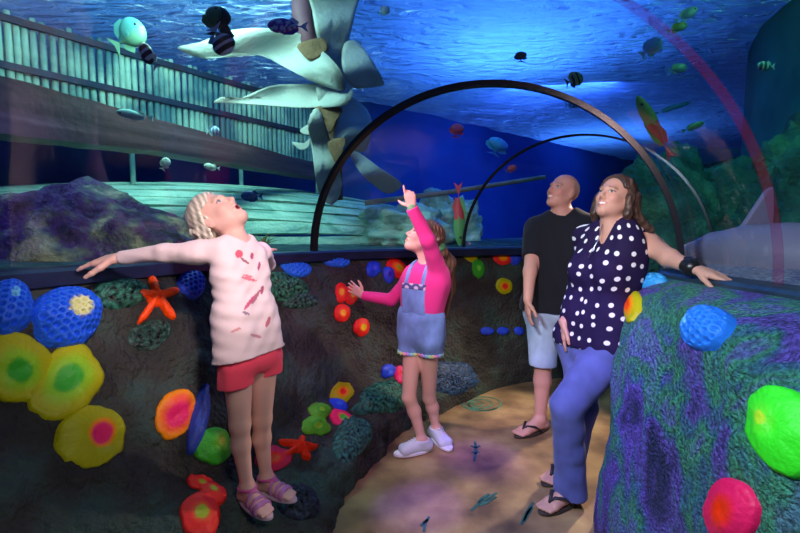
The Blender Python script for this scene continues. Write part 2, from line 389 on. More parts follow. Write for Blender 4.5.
# ------------------------------------------------------------ painted reliefs on the rock
def smooth(a, b, x):
    t = max(0, min(1, (x - a) / (b - a))); return t * t * (3 - 2 * t)
def mixc(a, b, t): return tuple(x + (y - x) * t for x, y in zip(a, b))
def relief(name, label, cat, tree, px, py, rx, ry, rot, shape, height, colfn, res=(14, 48), group=None):
    """a moulded piece that hugs the rock: centre and size given, then pressed onto the nearest rock"""
    d = ray(px, py).normalized(); hit, n0, _, _ = tree.ray_cast(Vector((0, 0, EYE)), d)
    k = 0
    while hit is None:
        k = 2; px += 2; py += .6; d = ray(px, py).normalized(); hit, n0, _, _ = tree.ray_cast(Vector((0, 0, EYE)), d)
    ns = Vector((0, 0, 0)); 
    dist = (hit - Vector((0, 0, EYE))).dot(Vector((0, math.cos(PITCH), -math.sin(PITCH))))
    for a, b in ((0, 0), (.6, 0), (-.6, 0), (0, .6), (0, -.6)):
        h2, n2, _, _ = tree.ray_cast(Vector((0, 0, EYE)), ray(px + a * rx, py + b * ry).normalized())
        if h2:
            if n2.dot(d) > 0: n2 = -n2
            ns += n2
    ns += -n0 if n0.dot(d) > 0 else n0
    ns.normalize()
    cosi = max(.45, -ns.dot(d))
    e1 = Vector((1, 0, 0)); e1 = (e1 - ns * e1.dot(ns)); 
    e1.normalize(); e2 = ns.cross(e1).normalized()
    if e2.z < 0: e2 = -e2
    def pix(p):
        f = Vector((0, math.cos(PITCH), -math.sin(PITCH))); u = Vector((0, math.sin(PITCH), math.cos(PITCH))); r = p - Vector((0, 0, EYE))
        return FPX * r.x / r.dot(f), FPX * r.dot(u) / r.dot(f)
    c0 = pix(hit); c1 = pix(hit + e1 * .01); c2 = pix(hit + e2 * .01)
    j = [(c1[0] - c0[0]) * 100, (c2[0] - c0[0]) * 100, (c1[1] - c0[1]) * 100, (c2[1] - c0[1]) * 100]
    det = j[0] * j[3] - j[1] * j[2]; lim = 2.1 * dist / FPX
    gx = Vector((j[3] / det, -j[2] / det)); gy = Vector((-j[1] / det, j[0] / det))
    if gx.length > lim: gx *= lim / gx.length
    if gy.length > lim: gy *= lim / gy.length
    nr, nt_ = res; V = []; Cc = []; F = []
    cr, sr = math.cos(rot), math.sin(rot)
    for i in range(nr + 2):
        rho = min(1, i / nr)
        for k in range(nt_):
            th = 2 * math.pi * k / nt_; q = shape(th) * rho * (1 if i <= nr else 1.03)
            a0 = q * math.cos(th) * rx; b0 = q * math.sin(th) * ry
            a1 = a0 * cr - b0 * sr; b1 = a0 * sr + b0 * cr; a = gx.x * a1 + gy.x * b1; b = gx.y * a1 + gy.y * b1
            p = hit + e1 * a + e2 * b
            c, n, _, _ = tree.find_nearest(p)
            h = height(rho, th, a / .1, b / .1) * (1 if i <= nr else 0) - (.012 if i > nr else 0)
            V.append(p.lerp(c, .8) + ns * (h + .004)); Cc.append(colfn(rho, th, a, b))
            if i == 0 and k > 0: V[-1] = V[-2]
    for i in range(nr + 1):
        for k in range(nt_): F.append((i * nt_ + k, i * nt_ + (k + 1) % nt_, (i + 1) * nt_ + (k + 1) % nt_, (i + 1) * nt_ + k))
    o = mesh_np(name, V, F, M['paint'], None, Cc)
    bm = bmesh.new(); bm.from_mesh(o.data); bmesh.ops.remove_doubles(bm, verts=bm.verts, dist=.00005)
    bmesh.ops.recalc_face_normals(bm, faces=bm.faces); bm.to_mesh(o.data); bm.free()
    recenter(o); return tag(o, label, cat, group)
def blob(seed, amp=.12, sc=.75):
    amp *= sc
    rnd = random.Random(seed); ks = [(k, rnd.uniform(-1, 1) * amp / (k * .7), rnd.uniform(0, 6.28)) for k in (2, 3, 5, 8)]
    return lambda th: 1 + sum(a * math.sin(k * th + p) for k, a, p in ks)
YEL, GRN, PNK, ORG, RED, BLU, OLV = (.48, .46, .0), (.04, .42, .02), (.95, .02, .16), (1, .28, .0), (.95, .02, .015), (.02, .07, .75), (.45, .5, .02)
def plate_col(rim, mid, core, r0=.35, r1=.62, dx=0, dy=0):
    def f(rho, th, a, b):
        x = rho * math.cos(th) - dx; y = rho * math.sin(th) - dy; d = math.hypot(x, y)
        st = .96 + .04 * math.sin(th * 44)
        c = mixc(core, mid, smooth(r0 * .7, r0, d)) if d < r0 else mixc(mid, rim, smooth(r0, r1, d))
        return tuple(v * st for v in c) if d > r1 else c
    return f
def plate_h(t): return lambda rho, th, a, b: t * (.75 + .35 * math.sin(min(1, rho) * 3.6 + .5) + .025 * math.sin(th * 22) * rho) * (1 if rho < .97 else .6)
def plate(label, tree, px, py, rx, ry, rot, cols, seed, t=.02, amp=.12, r0=.35, r1=.62, dx=0, dy=0, cat='coral plate', name='coral_plate', group=None):
    return relief(name, label, cat, tree, px, py, rx, ry, R(rot), blob(seed, amp), plate_h(t), plate_col(*cols, r0, r1, dx, dy), (14, 72) if rx > 10 else (10, 40), group)
YG, YP, OP = (YEL, (.3, .6, .01), GRN), (YEL, ORG, PNK), (ORG, (1, .1, .03), PNK)
plate('big yellow coral plate with a green middle, cut by the left edge of the photo', BL, 18, 368, 36, 37, 0, YG, 1, .03, r0=.4, r1=.8, dx=-.1, dy=-.1)
plate('tilted yellow coral plate with a green middle, right of the other yellow green one', BL, 67, 382, 44, 31, 32, YG, 2, .03, r0=.45, r1=.85)
plate('yellow coral plate with a round pink middle low on the left rock', BL, 91, 437, 35, 31, 25, YP, 3, .022, r0=.40, r1=.52, dx=.2)
plate('tall tilted orange coral plate with a large pink middle left of the small child', BL, 175, 414, 28, 19, 58, OP, 4, .02, .06, r0=.62, r1=.95)
plate('green coral plate with a yellow patch half hidden behind the small child\'s legs', BL, 214, 446, 19, 18, 35, (GRN, (.2, .6, .02), (.6, .6, .02)), 5, .02, r0=.25, r1=.7, dx=.4)
RO = (RED, (.9, .1, .02), OLV)
plate('big red coral plate with an olive middle at the bottom edge beside the pink sandals', BL, 200, 516, 22, 22, 0, RO, 6, .02, .14, r0=.38, r1=.58)
plate('small red ruffled coral plate, uppermost of the red ones left of the pink sandals', BL, 200, 484, 15, 8, -20, RO, 7, .015, .2, r0=.3, r1=.5)
plate('small red ruffled coral plate squeezed between a smaller and a bigger red one', BL, 212, 492, 15, 9, -25, RO, 8, .015, .2, r0=.3, r1=.5)
plate('dull red coral plate on the rock behind the small child\'s ankles', BL, 273, 459, 19, 13, 15, ((.7, .02, .08), RED, (.8, .1, .03)), 9, .015)
plate('lime green coral plate above a larger lime green one low behind the small child', BL, 320, 411, 11, 8, -10, ((.12, .5, .02), GRN, (.25, .6, .02)), 10, .02, .2)
plate('larger lime green coral plate, the lower of the two lime green ones', BL, 315, 427, 15, 11, 5, ((.12, .5, .02), GRN, (.25, .6, .02)), 11, .02, .2)
plate('yellow coral plate with a red middle above the lime green ones', BL, 341, 393, 11, 11, -30, (YEL, ORG, RED), 12, .015, .16, r0=.35, r1=.65)
plate('pink coral plate with a green middle low on the rock left of the white sneakers', BL, 342, 419, 13, 8, -30, (PNK, (.9, .2, .1), (.1, .6, .05)), 13, .015, .14, r0=.4, r1=.6)
plate('small blue coral plate between a yellow red one and a pink green one', BL, 338, 405, 10, 6, -20, (BLU, BLU, (.05, .15, .8)), 14, .015)
plate('small blue coral plate low on the rock left of the girl in overalls\' knees', BL, 388, 371, 7, 7, 0, (BLU, BLU, (.05, .15, .9)), 15, .02)
plate('small pink coral plate touching a blue one beside the overalls girl\'s thigh', BL, 399, 374, 5, 9, 10, (PNK, PNK, RED), 16, .015)
RT = (RED, (1, .08, .01), (1, .45, .02))
plate('red coral plate with an orange middle, upper left of the three under the girl\'s hand', BL, 341, 293, 7, 10, 0, RT, 17, .015, .08, r0=.4, r1=.65)
plate('red coral plate with an orange middle touched by the fingers of the girl in overalls', BL, 351, 295, 6, 10, 0, RT, 18, .015, .08, r0=.4, r1=.65)
plate('red coral plate with an orange middle, lowest of the three under the girl\'s hand', BL, 342, 313, 8, 9, 0, RT, 19, .015, .08, r0=.4, r1=.65)
plate('round red coral plate with an orange middle below the cluster of three', BL, 362, 327, 8, 9, -20, (RED, (1, .1, .01), (.9, .6, .02)), 20, .015, .08, r0=.4, r1=.6)
plate('long orange red coral plate by the shoulder of the girl in overalls', BL, 398, 268, 12, 8, -45, (RED, ORG, YEL), 21, .015, .1, r0=.3, r1=.7)
plate('plain blue coral plate left of a long orange one, further from the overalls girl', BL, 373, 269, 7, 8, 20, (BLU, BLU, (.1, .12, .8)), 22, .02)
plate('plain blue coral plate directly beside the long orange one', BL, 389, 274, 6, 9, 10, (BLU, (.1, .05, .6), (.02, .02, .5)), 23, .02)
plate('curved yellow and orange coral plate under the far rail', BL, 471, 256, 7, 6, -30, (YEL, YEL, ORG), 24, .012, .2, r0=.4, r1=.8)
plate('curved green coral plate hanging from a yellow one under the far rail', BL, 478, 268, 6, 10, 10, (GRN, GRN, (.2, .7, .05)), 25, .012, .15)
plate('orange red coral plate under the far rail near the man', BL, 502, 258, 9, 7, -20, (RED, ORG, (1, .4, .0)), 26, .012, .12)
plate('small blue coral plate under the far rail right beside the man\'s sleeve', BL, 515, 258, 6, 7, 0, (BLU, BLU, (.05, .1, .8)), 27, .012)
plate('yellow coral plate with a red middle on the far rock left of the man\'s arm', BL, 504, 286, 8, 8, 20, (YEL, ORG, RED), 28, .012, .1, r0=.4, r1=.65)
plate('small oval blue coral plate low on the far rock, the left of a pair', BL, 487, 331, 7, 4, 0, (BLU, BLU, (.05, .1, .8)), 29, .012)
plate('small oval blue coral plate low on the far rock, the right of a pair', BL, 503, 331, 6, 4, 0, (BLU, BLU, (.05, .1, .8)), 30, .012)
plate('small oval blue coral plate on the far rock beside the man\'s thigh', BL, 519, 331, 5, 4, 0, (BLU, BLU, (.05, .1, .8)), 31, .012)
plate('big bright green coral plate with a yellow middle at the right edge', BR, 782, 430, 50, 37, -52, ((.04, .8, .02), (.1, .75, .02), (.45, .7, .02)), 32, .03, .07, r0=.2, r1=.5, dx=-.3, dy=-.1)
plate('pink coral plate with a red middle at the bottom right', BR, 733, 512, 28, 34, 5, ((.9, .01, .12), (1, .02, .03), (1, .03, .0)), 33, .03, .08, r0=.4, r1=.65)
plate('yellow coral plate with an orange red middle beside the polka dot blouse', BR, 630, 305, 10, 17, -18, (YEL, ORG, (1, .07, .0)), 34, .02, .1, r0=.45, r1=.8)

def pits(pitch, dome, depth):
    def f(rho, th, a, b):
        h = dome * math.sqrt(max(0, 1 - rho ** 2.4))
        x = a * .1 / pitch; y = b * .1 / pitch / .866; best = 9
        for j in (math.floor(y), math.floor(y) + 1):
            xo = x - .5 * (j % 2); i = round(xo); best = min(best, math.hypot(xo - i, (y - j) * .866))
        return h - depth * (1 - smooth(.22, .36, best)) * (1 if rho < .93 else 0)
    return f
def sponge_col(base, patch=None, at=(0, 0), r=.3):
    def f(rho, th, a, b):
        x = rho * math.cos(th) - at[0]; y = rho * math.sin(th) - at[1]
        return mixc(patch, base, smooth(r, r * 1.5, math.hypot(x, y))) if patch else base
    return f
SB = (.015, .12, .80)
def sponge(label, tree, px, py, rx, ry, rot, col, pitch, dome, seed, res=(46, 150)):
    return relief('blue_sponge', label, 'sponge', tree, px, py, rx, ry, R(rot), blob(seed, .05), pits(pitch, dome, dome * .30), col, res)
sponge('blue honeycomb sponge with a cream patch on the left rock', BL, 67, 316, 34, 29, -10, sponge_col(SB, (.75, .75, .35), (.12, .1), .28), .026, .07, 40, (64, 220))
sponge('blue honeycomb sponge cut by the left edge of the photo', BL, 8, 308, 26, 27, 0, sponge_col(SB, (.15, .5, .8), (.1, .1), .15), .026, .07, 41, (56, 200))
sponge('small blue honeycomb sponge under the rail beside the orange starfish', BL, 191, 285, 15, 13, 0, sponge_col((.03, .07, .6)), .026, .05, 42)
sponge('oval blue honeycomb sponge under the rail right of the small child', BL, 293, 267, 18, 9, -22, sponge_col((.02, .18, .85)), .03, .04, 43)
sponge('oval blue honeycomb sponge under the rail at the foot of the black arch', BL, 335, 260, 15, 8, -12, sponge_col((.02, .18, .85)), .03, .04, 44)
sponge('large blue honeycomb sponge on the painted right rock below the woman\'s hand', BR, 708, 327, 27, 20, 38, sponge_col((.02, .2, .85), (.15, .5, .9), (-.35, .35), .2), .026, .06, 45)
sponge('pale blue sponge at the corner of the right rock beside the polka dot blouse', BR, 637, 281, 22, 9, 30, sponge_col((.04, .35, .8)), .035, .04, 46)

def star(n, inner, rot0): 
    def f(th):
        a = abs(((th - rot0) / (2 * math.pi / n) + .5) % 1 - .5) * 2
        return inner + (1 - inner) * (1 - smooth(0, .62, a)) 
    return f
def starh(t): return lambda rho, th, a, b: t * (1 - rho ** 1.6 * .75) + .004 * math.sin(a * 60) * math.sin(b * 60) * (1 if rho < .9 else 0)
relief('starfish', 'bright orange five armed starfish on the left rock under the rail', 'starfish', BL, 155, 299, 29, 27, 0, star(5, .32, R(96)), starh(.05), lambda *a: (1, .07, .0), (26, 140))
relief('starfish', 'red starfish lying low on the rock behind the small child\'s feet', 'starfish', BL, 300, 447, 24, 13, 0, star(5, .4, R(10)), starh(.04), lambda *a: (.95, .03, .0), (24, 110))
relief('crevice_shade_relief', 'dark blue elongated relief on the rock left of the small child\'s thigh', 'relief', BL, 199, 418, 9, 36, R(-14), blob(50, .12), plate_h(.03), lambda *a: (.02, .05, .35), (14, 50))  # blue piece whose dark colour also stands for the crevice's bluish shadow
# rough patches of coral paint on the left rock
KN = (.04, .20, .14)
def lump_h(t): return lambda rho, th, a, b: t * (1 - rho ** 2) + (.012 * abs(noise.noise(Vector((a * 6.5, b * 6.5, t * 90)))) + .006 * noise.noise(Vector((a * 14, b * 14, 0)))) * (1 - rho ** 4)
for i, (lab, px, py, rx, ry, c) in enumerate([('knobbly green coral patch beside the orange starfish', 122, 292, 28, 17, KN),
        ('knobbly green coral patch behind the small child\'s left hip under the rail', 283, 287, 26, 15, (.05, .24, .13)),
        ('teal coral mound at the foot of the rock left of the white sneakers', 352, 437, 18, 22, (.05, .2, .17)),
        ('dark green coral mound behind the overalls girl\'s knees', 384, 398, 24, 16, (.03, .2, .14)),
        ('blue coral mound at the foot of the far rock behind the overalls girl', 452, 378, 26, 17, (.03, .10, .25)),
        ('dark blue coral mound at the foot of the rock right of the pink sandals', 300, 500, 24, 20, (.03, .05, .10)),
        ('faint green coral patch on the left rock below the orange starfish', 150, 335, 22, 14, (.03, .09, .07)),
        ('pale green coral patch under the rail left of the overalls girl', 300, 300, 14, 10, (.05, .16, .11))]):
    relief('coral_mound', lab, 'coral', BL, px, py, rx, ry, 0, blob(60 + i, .28), lump_h(.016 if ry < 16 else .045), lambda rho, th, a, b, c=c: tuple(v * (.50 + 1.0 * noise.noise(Vector((a * 55, b * 55, 0)))) for v in c), (44, 130))

# marks set into the floor
def floor_mark(label, pts_list, width, col, name='floor_stencil'):
    mb = MB()
    for pts in pts_list:
        q = [P_floor(*p) for p in pts]; L = []; Rr = []
        for i, p in enumerate(q):
            t = (q[min(i + 1, len(q) - 1)] - q[max(i - 1, 0)]).normalized(); n = Vector((-t.y, t.x, 0)) * width * (.4 + .6 * math.sin(math.pi * (i + .5) / len(q)))
            L.append(p + n); Rr.append(p - n)
        V = []
        for a, b in zip(L, Rr): V += [a + Vector((0, 0, .003)), b + Vector((0, 0, .003)), a - Vector((0, 0, .004)), b - Vector((0, 0, .004))]
        F = []
        for i in range(len(q) - 1):
            k = i * 4; F += [(k, k + 1, k + 5, k + 4), (k, k + 4, k + 6, k + 2), (k + 1, k + 3, k + 7, k + 5)]
        mb.add(V, F)
    return tag(recenter(mb.build(name, mat('stencil_' + label[:6], col, .7, .2, 12, .5), smooth=False)), label, 'floor mark')
def P_floor(px, py):
    d = ray(px, py); k = -EYE / d.z; return Vector((d.x * k, d.y * k, 0))
def ell(cx, cy, a, b, a0=0, a1=360, n=26): return [(cx + a * math.cos(R(a0 + (a1 - a0) * i / n)), cy + b * math.sin(R(a0 + (a1 - a0) * i / n))) for i in range(n + 1)]
TE = (.03, .10, .09)
floor_mark('faded green oval shell outline on the path behind the white sneakers', [ell(482, 404, 19, 7), ell(480, 404, 12, 4.5), ell(478, 404, 6, 2.2), ell(484, 405, 15, 5.5, 20, 200)], .011, (.08, .2, .13))
floor_mark('dark teal upright fish bone mark in the middle of the path', [[(475, 442), (476, 450), (474, 462)], [(471, 446), (475, 448), (480, 446)], [(472, 452), (475, 454), (479, 452)]], .010, TE)
floor_mark('dark teal slanted plant mark on the path near the woman\'s sandals', [[(471, 511), (480, 503), (497, 493)], [(478, 503), (482, 499), (489, 494)], [(479, 506), (488, 502), (496, 497)]], .009, TE)
floor_mark('dark teal short streak on the path left of the woman\'s sandals', [[(521, 525), (526, 515), (533, 503)], [(524, 522), (529, 512), (532, 508)]], .009, TE)
floor_mark('small dark teal streak at the bottom edge of the path', [[(424, 532), (425, 524), (429, 517)], [(421, 526), (425, 522), (428, 520)]], .008, TE)

# ------------------------------------------------------------ inside the tank
m_hull = ramp_mat('weathered_pale_planks', [(.3, (.12, .30, .27)), (.5, (.35, .62, .52)), (.7, (.55, .78, .66))], 1.4, .7, .25, .8, 30, .02, 8, (1, 3, 5), 1.5)
m_beam = ramp_mat('dark_wet_timber', [(.3, (.03, .02, .03)), (.55, (.10, .055, .07)), (.7, (.16, .10, .12))], 1.6, .5, .4, .35, 14, .02, 8, (.6, .6, 9))
m_bamb = ramp_mat('pale_bamboo', [(.38, (.05, .17, .22)), (.62, (.36, .58, .50))], 2.6, .6, .3, .3, 30)
m_bar = mat('dark_crossbar', (.015, .03, .07), .7, .2, 5, .3)
m_sail = ramp_mat('pale_canvas', [(.3, (.28, .33, .33)), (.7, (.50, .52, .49))], 1.8, .8, .2, .4, 25)
m_rust = mat('brown_timber', (.16, .09, .05), .7, .2, 6, .4, .5, 30)
m_rock = ramp_mat('encrusted_tank_rock', [(.36, (.015, .02, .04)), (.5, (.07, .05, .13)), (.57, (.09, .14, .11)), (.66, (.28, .34, .20))], 6, .8, .2, 1, 28, .05)
m_rockg = ramp_mat('green_tank_rock', [(.3, (.01, .04, .05)), (.5, (.03, .14, .10)), (.68, (.08, .30, .16))], 3, .8, .2, 1, 24, .06)

# upturned hull: planks along its length
hullm = MB()
def hull_pt(u, v):      # u along the length 0..1, v across the visible side 0 (sand) .. 1 (keel) .. 2 (far side)
    x = -5.6 + 6.4 * u; y = 4.1 + 1.9 * u
    prof = max(.01, math.sin(math.pi * min(1, max(0, (u * .94 + .04))))) ** .45
    w_ = 1.05 * prof; h_ = .74 * prof
    th = math.pi / 2 * v
    return Vector((x + .28 * math.cos(th) * w_, y - w_ * math.cos(th), 1.12 + h_ * max(0, math.sin(th)) ** .8))
for i in range(11):
    v0 = i / 11 * 1.3; v1 = (i + 1) / 11 * 1.3; V = []; F = []; nn = 60
    for k in range(nn + 1):
        u = k / nn; sag = .012 * math.sin(u * 17 + i * 2.1)
        a = hull_pt(u, v0 + sag + .004); b = hull_pt(u, v1 + sag - .003); c = hull_pt(u, (v0 + v1) / 2 + sag)
        n = (b - a).cross(Vector((1, .3, 0))).normalized()
        if n.y > 0: n = -n
        lap = n * .014
        V += [a + lap, c + lap * .8, b + n * .004, b - n * .03, a - n * .02]
    for k in range(nn):
        for q in range(5): F.append((k * 5 + q, k * 5 + (q + 1) % 5, k * 5 + 5 + (q + 1) % 5, k * 5 + 5 + q))
    F += [(0, 1, 2, 3, 4), tuple(range(nn * 5, nn * 5 + 5))]
    hullm.add(V, F)
tag(recenter(hullm.build('wrecked_boat_hull', m_hull, smooth=False)), 'long upturned pale green planked boat hull behind the left acrylic', 'boat hull')
# fallen mast
mb = MB(); A = P(-60, 98, 2.45); B = P(150, 137, 3.5); C3 = P(335, 177, 5.6)
for seg in range(1):
    n = 20; V = []; F = []
    pts = [A.lerp(B, i / 10) if i <= 10 else B.lerp(C3, (i - 10) / 10) for i in range(21)]
    for i, p in enumerate(pts):
        f = i / 20; hh = .185 - .115 * f + .004 * math.sin(i * 2.3); t = (pts[min(i + 1, 20)] - pts[max(i - 1, 0)]).normalized(); s = t.cross(Vector((0, 0, 1))).normalized(); u = s.cross(t)
        V += [p + u * hh + s * .10, p + u * hh * .9 - s * .10, p - u * hh - s * .08, p - u * hh * .92 + s * .10]
    for i in range(20):
        for q in range(4): F.append((i * 4 + q, i * 4 + (q + 1) % 4, i * 4 + 4 + (q + 1) % 4, i * 4 + 4 + q))
    F += [(3, 2, 1, 0), (80, 81, 82, 83)]
    mb.add(V, F)
ob = mb.build('fallen_timber', m_beam, smooth=False); tag(recenter(ob), 'thick dark purple brown timber beam slanting over the boat hull', 'beam')
# bamboo screen
scr = thing('bamboo_screen', 'tall screen of pale bamboo poles with dark crossbars at upper left', 'screen', (-2.6, 4.6, 1.2))
A = Vector((-3.45, 3.55, 0)); B = Vector((-1.15, 6.5, 0)); npo = 62
for i in range(npo):
    f = i / (npo - 1); p = A.lerp(B, f); mb = MB(); r_ = .026
    top = 3.13 + .03 * math.sin(i * 1.7); zs = [1.12 if i % 20 == 0 else 2.16, 2.2, 2.22, 2.45, 2.47, 2.8, 2.82, top]
    j = .012 * math.sin(i * 5.3)
    mb.tube([(p.x + j, p.y, z) for k, z in enumerate(zs)], [r_, r_, r_ * 1.15, r_, r_ * 1.15, r_, r_ * 1.1, r_ * .9], 8)
    under(mb.build('pole', m_bamb), scr)
for z in (2.28, 2.70, 3.08):
    mb = MB(); d = (B - A).normalized(); s = Vector((d.y, -d.x, 0)) * .045
    mb.box((A + B) / 2 + s + Vector((0, 0, z)), (B - A) / 2, s * .35, (0, 0, .028)); under(mb.build('crossbar', m_bar, smooth=False), scr)

# torn sail on a broken mast
sail = thing('torn_sail', 'pale torn sail canvas strips hanging from a broken brown mast', 'sail', tuple(P(318, 200, 4.3)))
def strip(pts, Y, name='canvas_strip', m=None, th=.02, bow=.12):
    """outline at its own distance, bowed and thickened, tessellated"""
    cx = sum(p[0] for p in pts) / len(pts); cy = sum(p[1] for p in pts) / len(pts)
    q = []
    for i in range(len(pts)):      # round the outline
        for f in (0, .33, .67):
            p0, p1, p2, p3 = (pts[(i + k) % len(pts)] for k in (-1, 0, 1, 2))
            q.append(tuple(.5 * ((2 * p1[c]) + (p2[c] - p0[c]) * f + (2 * p0[c] - 5 * p1[c] + 4 * p2[c] - p3[c]) * f * f + (3 * p1[c] - p0[c] - 3 * p2[c] + p3[c]) * f ** 3) for c in (0, 1)))
    ns = len(q); V = []; F = []; rings = 5
    for side in (0, 1):
        for r_ in range(rings + 1):
            f = r_ / rings
            for a in q:
                x = cx + (a[0] - cx) * f; y = cy + (a[1] - cy) * f
                dd = bow * (math.sin((x - cx) * .045) + .6 * math.sin((y - cy) * .12 + x * .03)) + side * th
                V.append(P(x, y, Y + dd))
    for side in (0, 1):
        b = side * ns * (rings + 1)
        for r_ in range(rings):
            for k in range(ns): F.append((b + r_ * ns + k, b + r_ * ns + (k + 1) % ns, b + (r_ + 1) * ns + (k + 1) % ns, b + (r_ + 1) * ns + k))
    b = ns * (rings + 1)
    for k in range(ns): F.append((rings * ns + k, rings * ns + (k + 1) % ns, b + rings * ns + (k + 1) % ns, b + rings * ns + k))
    o = mesh_np(name, V, F, m or m_sail)
    bm = bmesh.new(); bm.from_mesh(o.data); bmesh.ops.remove_doubles(bm, verts=bm.verts, dist=.0001); bmesh.ops.recalc_face_normals(bm, faces=bm.faces); bm.to_mesh(o.data); bm.free()
    return under(o, sail)
strip([(177, 48), (200, 42), (232, 30), (268, 28), (300, 34), (338, 66), (345, 90), (318, 84), (290, 70), (262, 56), (232, 54), (205, 59)], 4.0)
strip([(213, 103), (222, 97), (238, 99), (270, 86), (300, 84), (348, 84), (348, 104), (310, 108), (270, 106), (240, 104), (224, 103)], 4.1)
strip([(306, -30), (362, -30), (356, 10), (345, 50), (330, 62), (318, 40), (312, 10)], 4.2)
strip([(344, 44), (356, 41), (368, 54), (384, 82), (375, 87), (352, 87), (342, 66)], 4.25)
strip([(320, 62), (346, 52), (352, 90), (340, 112), (318, 100)], 4.3)
strip([(308, 122), (318, 108), (330, 140), (342, 184), (332, 205), (318, 190), (312, 150)], 4.15)
strip([(343, 96), (362, 104), (372, 122), (366, 150), (350, 150), (338, 140), (330, 150), (338, 118)], 4.3)
strip([(349, 153), (358, 152), (380, 168), (402, 184), (388, 194), (372, 184), (360, 172)], 4.35)
strip([(292, 142), (304, 143), (310, 138), (309, 147), (300, 150)], 4.2, bow=.02)
strip([(300, 130), (314, 122), (316, 132), (306, 135)], 4.2, bow=.02)
strip([(315, 107), (342, 108), (336, 122), (330, 134), (324, 122)], 4.12, 'timber_plate', m_rust, .04, .02)
strip([(328, 142), (345, 138), (343, 152), (338, 166), (332, 156)], 4.12, 'timber_plate', m_rust, .04, .02)
strip([(298, 44), (322, 38), (328, 50), (312, 60), (302, 54)], 4.05, 'timber_plate', m_rust, .05, .02)
mb = MB(); mb.tube([P(300, -40, 4.2), P(303, 20, 4.2), P(312, 52, 4.2)], [.10, .10, .07], 10); under(mb.build('mast', mat('purple_brown_mast', (.14, .06, .09), .6, .3, 5, .4)), sail)
mb = MB(); mb.tube([P(330, 60, 4.4), P(335, 140, 4.4), P(340, 200, 4.4)], [.06, .06, .03], 10); under(mb.build('mast_stump', m_rust), sail)

mb = MB(); mb.tube([P(365, 203, 4.9), P(450, 192, 5.1), P(545, 177, 5.3)], [.03, .028, .025], 8)
tag(recenter(mb.build('wooden_spar', mat('pale_spar_wood', (.30, .24, .20), .7, .2, 6, .3))), 'thin brown wooden spar slanting behind the raised pointing hand', 'spar')

def boulder(name, label, cat, c, rad, m, seed, rough=.25, tile=5):
    bm = bmesh.new(); bmesh.ops.create_icosphere(bm, subdivisions=tile, radius=1)
    for v in bm.verts:
        p = v.co.copy(); k = 1 + rough * noise.fractal(p * 1.6 + Vector((seed, 0, 0)), 1, 2, 5) + .05 * noise.fractal(p * 9, 1, 2, 3)
        v.co = Vector((p.x * rad[0] * k, p.y * rad[1] * k, p.z * rad[2] * k))
    me = bpy.data.meshes.new(name); bm.to_mesh(me); bm.free(); me.materials.append(m)
    for f in me.polygons: f.use_smooth = True
    o = bpy.data.objects.new(name, me); COL.objects.link(o); o.location = c; return tag(o, label, cat)
def at(px, py, Y, dz=0): p = P(px, py, Y); p.z += dz; return p
boulder('tank_rock', 'large purple lit rock mound behind the rail where the child rests a hand', 'rock', at(85, 266, 2.65), (.68, .45, .46), m_rock, 1, .22)
boulder('tank_rock', 'low dark rock at the far left edge behind the rail', 'rock', at(-25, 266, 2.5), (.50, .45, .32), m_rock, 2, .2)
boulder('tank_rock', 'reddish purple rock slope between the big rock mound and the child\'s head', 'rock', at(168, 265, 3.0), (.5, .4, .34), m_rock, 5, .2)
boulder('tank_rock', 'small pale green rock fragment under the slanting spar', 'rock', at(405, 232, 4.8), (.45, .3, .28), m_hull, 7, .4)
boulder('tank_rock', 'curved green wreck fragment right of the raised pink sleeve', 'rock', at(448, 236, 5.2), (.40, .3, .50), m_hull, 9, .5)
boulder('tank_rock', 'dark green rock right behind the woman\'s hair', 'rock', at(660, 235, 4.2), (.55, .5, .75), m_rockg, 11, .35)
boulder('tank_rock', 'dim green reef rock behind the shark fin', 'rock', at(735, 228, 4.0), (.6, .4, .55), m_rockg, 13, .35)
boulder('tank_rock', 'dim green reef rock at the right edge behind the shark', 'rock', at(805, 215, 3.6), (.45, .4, .75), m_rockg, 15, .35)
mb = MB()
for k in range(4):
    mb.tube([P(378 + 5 * k, 236, 4.6 + .02 * k), P(384 + 5 * k, 222, 4.6), P(400 + 4 * k, 214 + 2 * k, 4.65), P(425 + 2 * k, 217 + 3 * k, 4.7)], [.018] * 4, 6)
tag(recenter(mb.build('bent_hull_ribs', m_hull)), 'bent pale hull ribs curling beside the raised pink sleeve', 'hull ribs')
# fern-like sea grass behind the child's neck
mb = MB(); rnd = random.Random(4)
for k in range(16):
    a = rnd.uniform(-1.3, 1.3); b = at(264, 246, 2.95); L = rnd.uniform(.09, .17)
    mb.tube([b, b + Vector((math.sin(a) * L * .5, 0, math.cos(a) * L * .5)), b + Vector((math.sin(a) * L, .01, math.cos(a) * L * .62))], [.006, .005, .002], 5, flat=.4)
tag(recenter(mb.build('sea_grass', mat('sea_grass_green', (.22, .28, .10), .7, .2))), 'tuft of yellowish sea grass behind the rail right of the child\'s neck', 'sea grass')

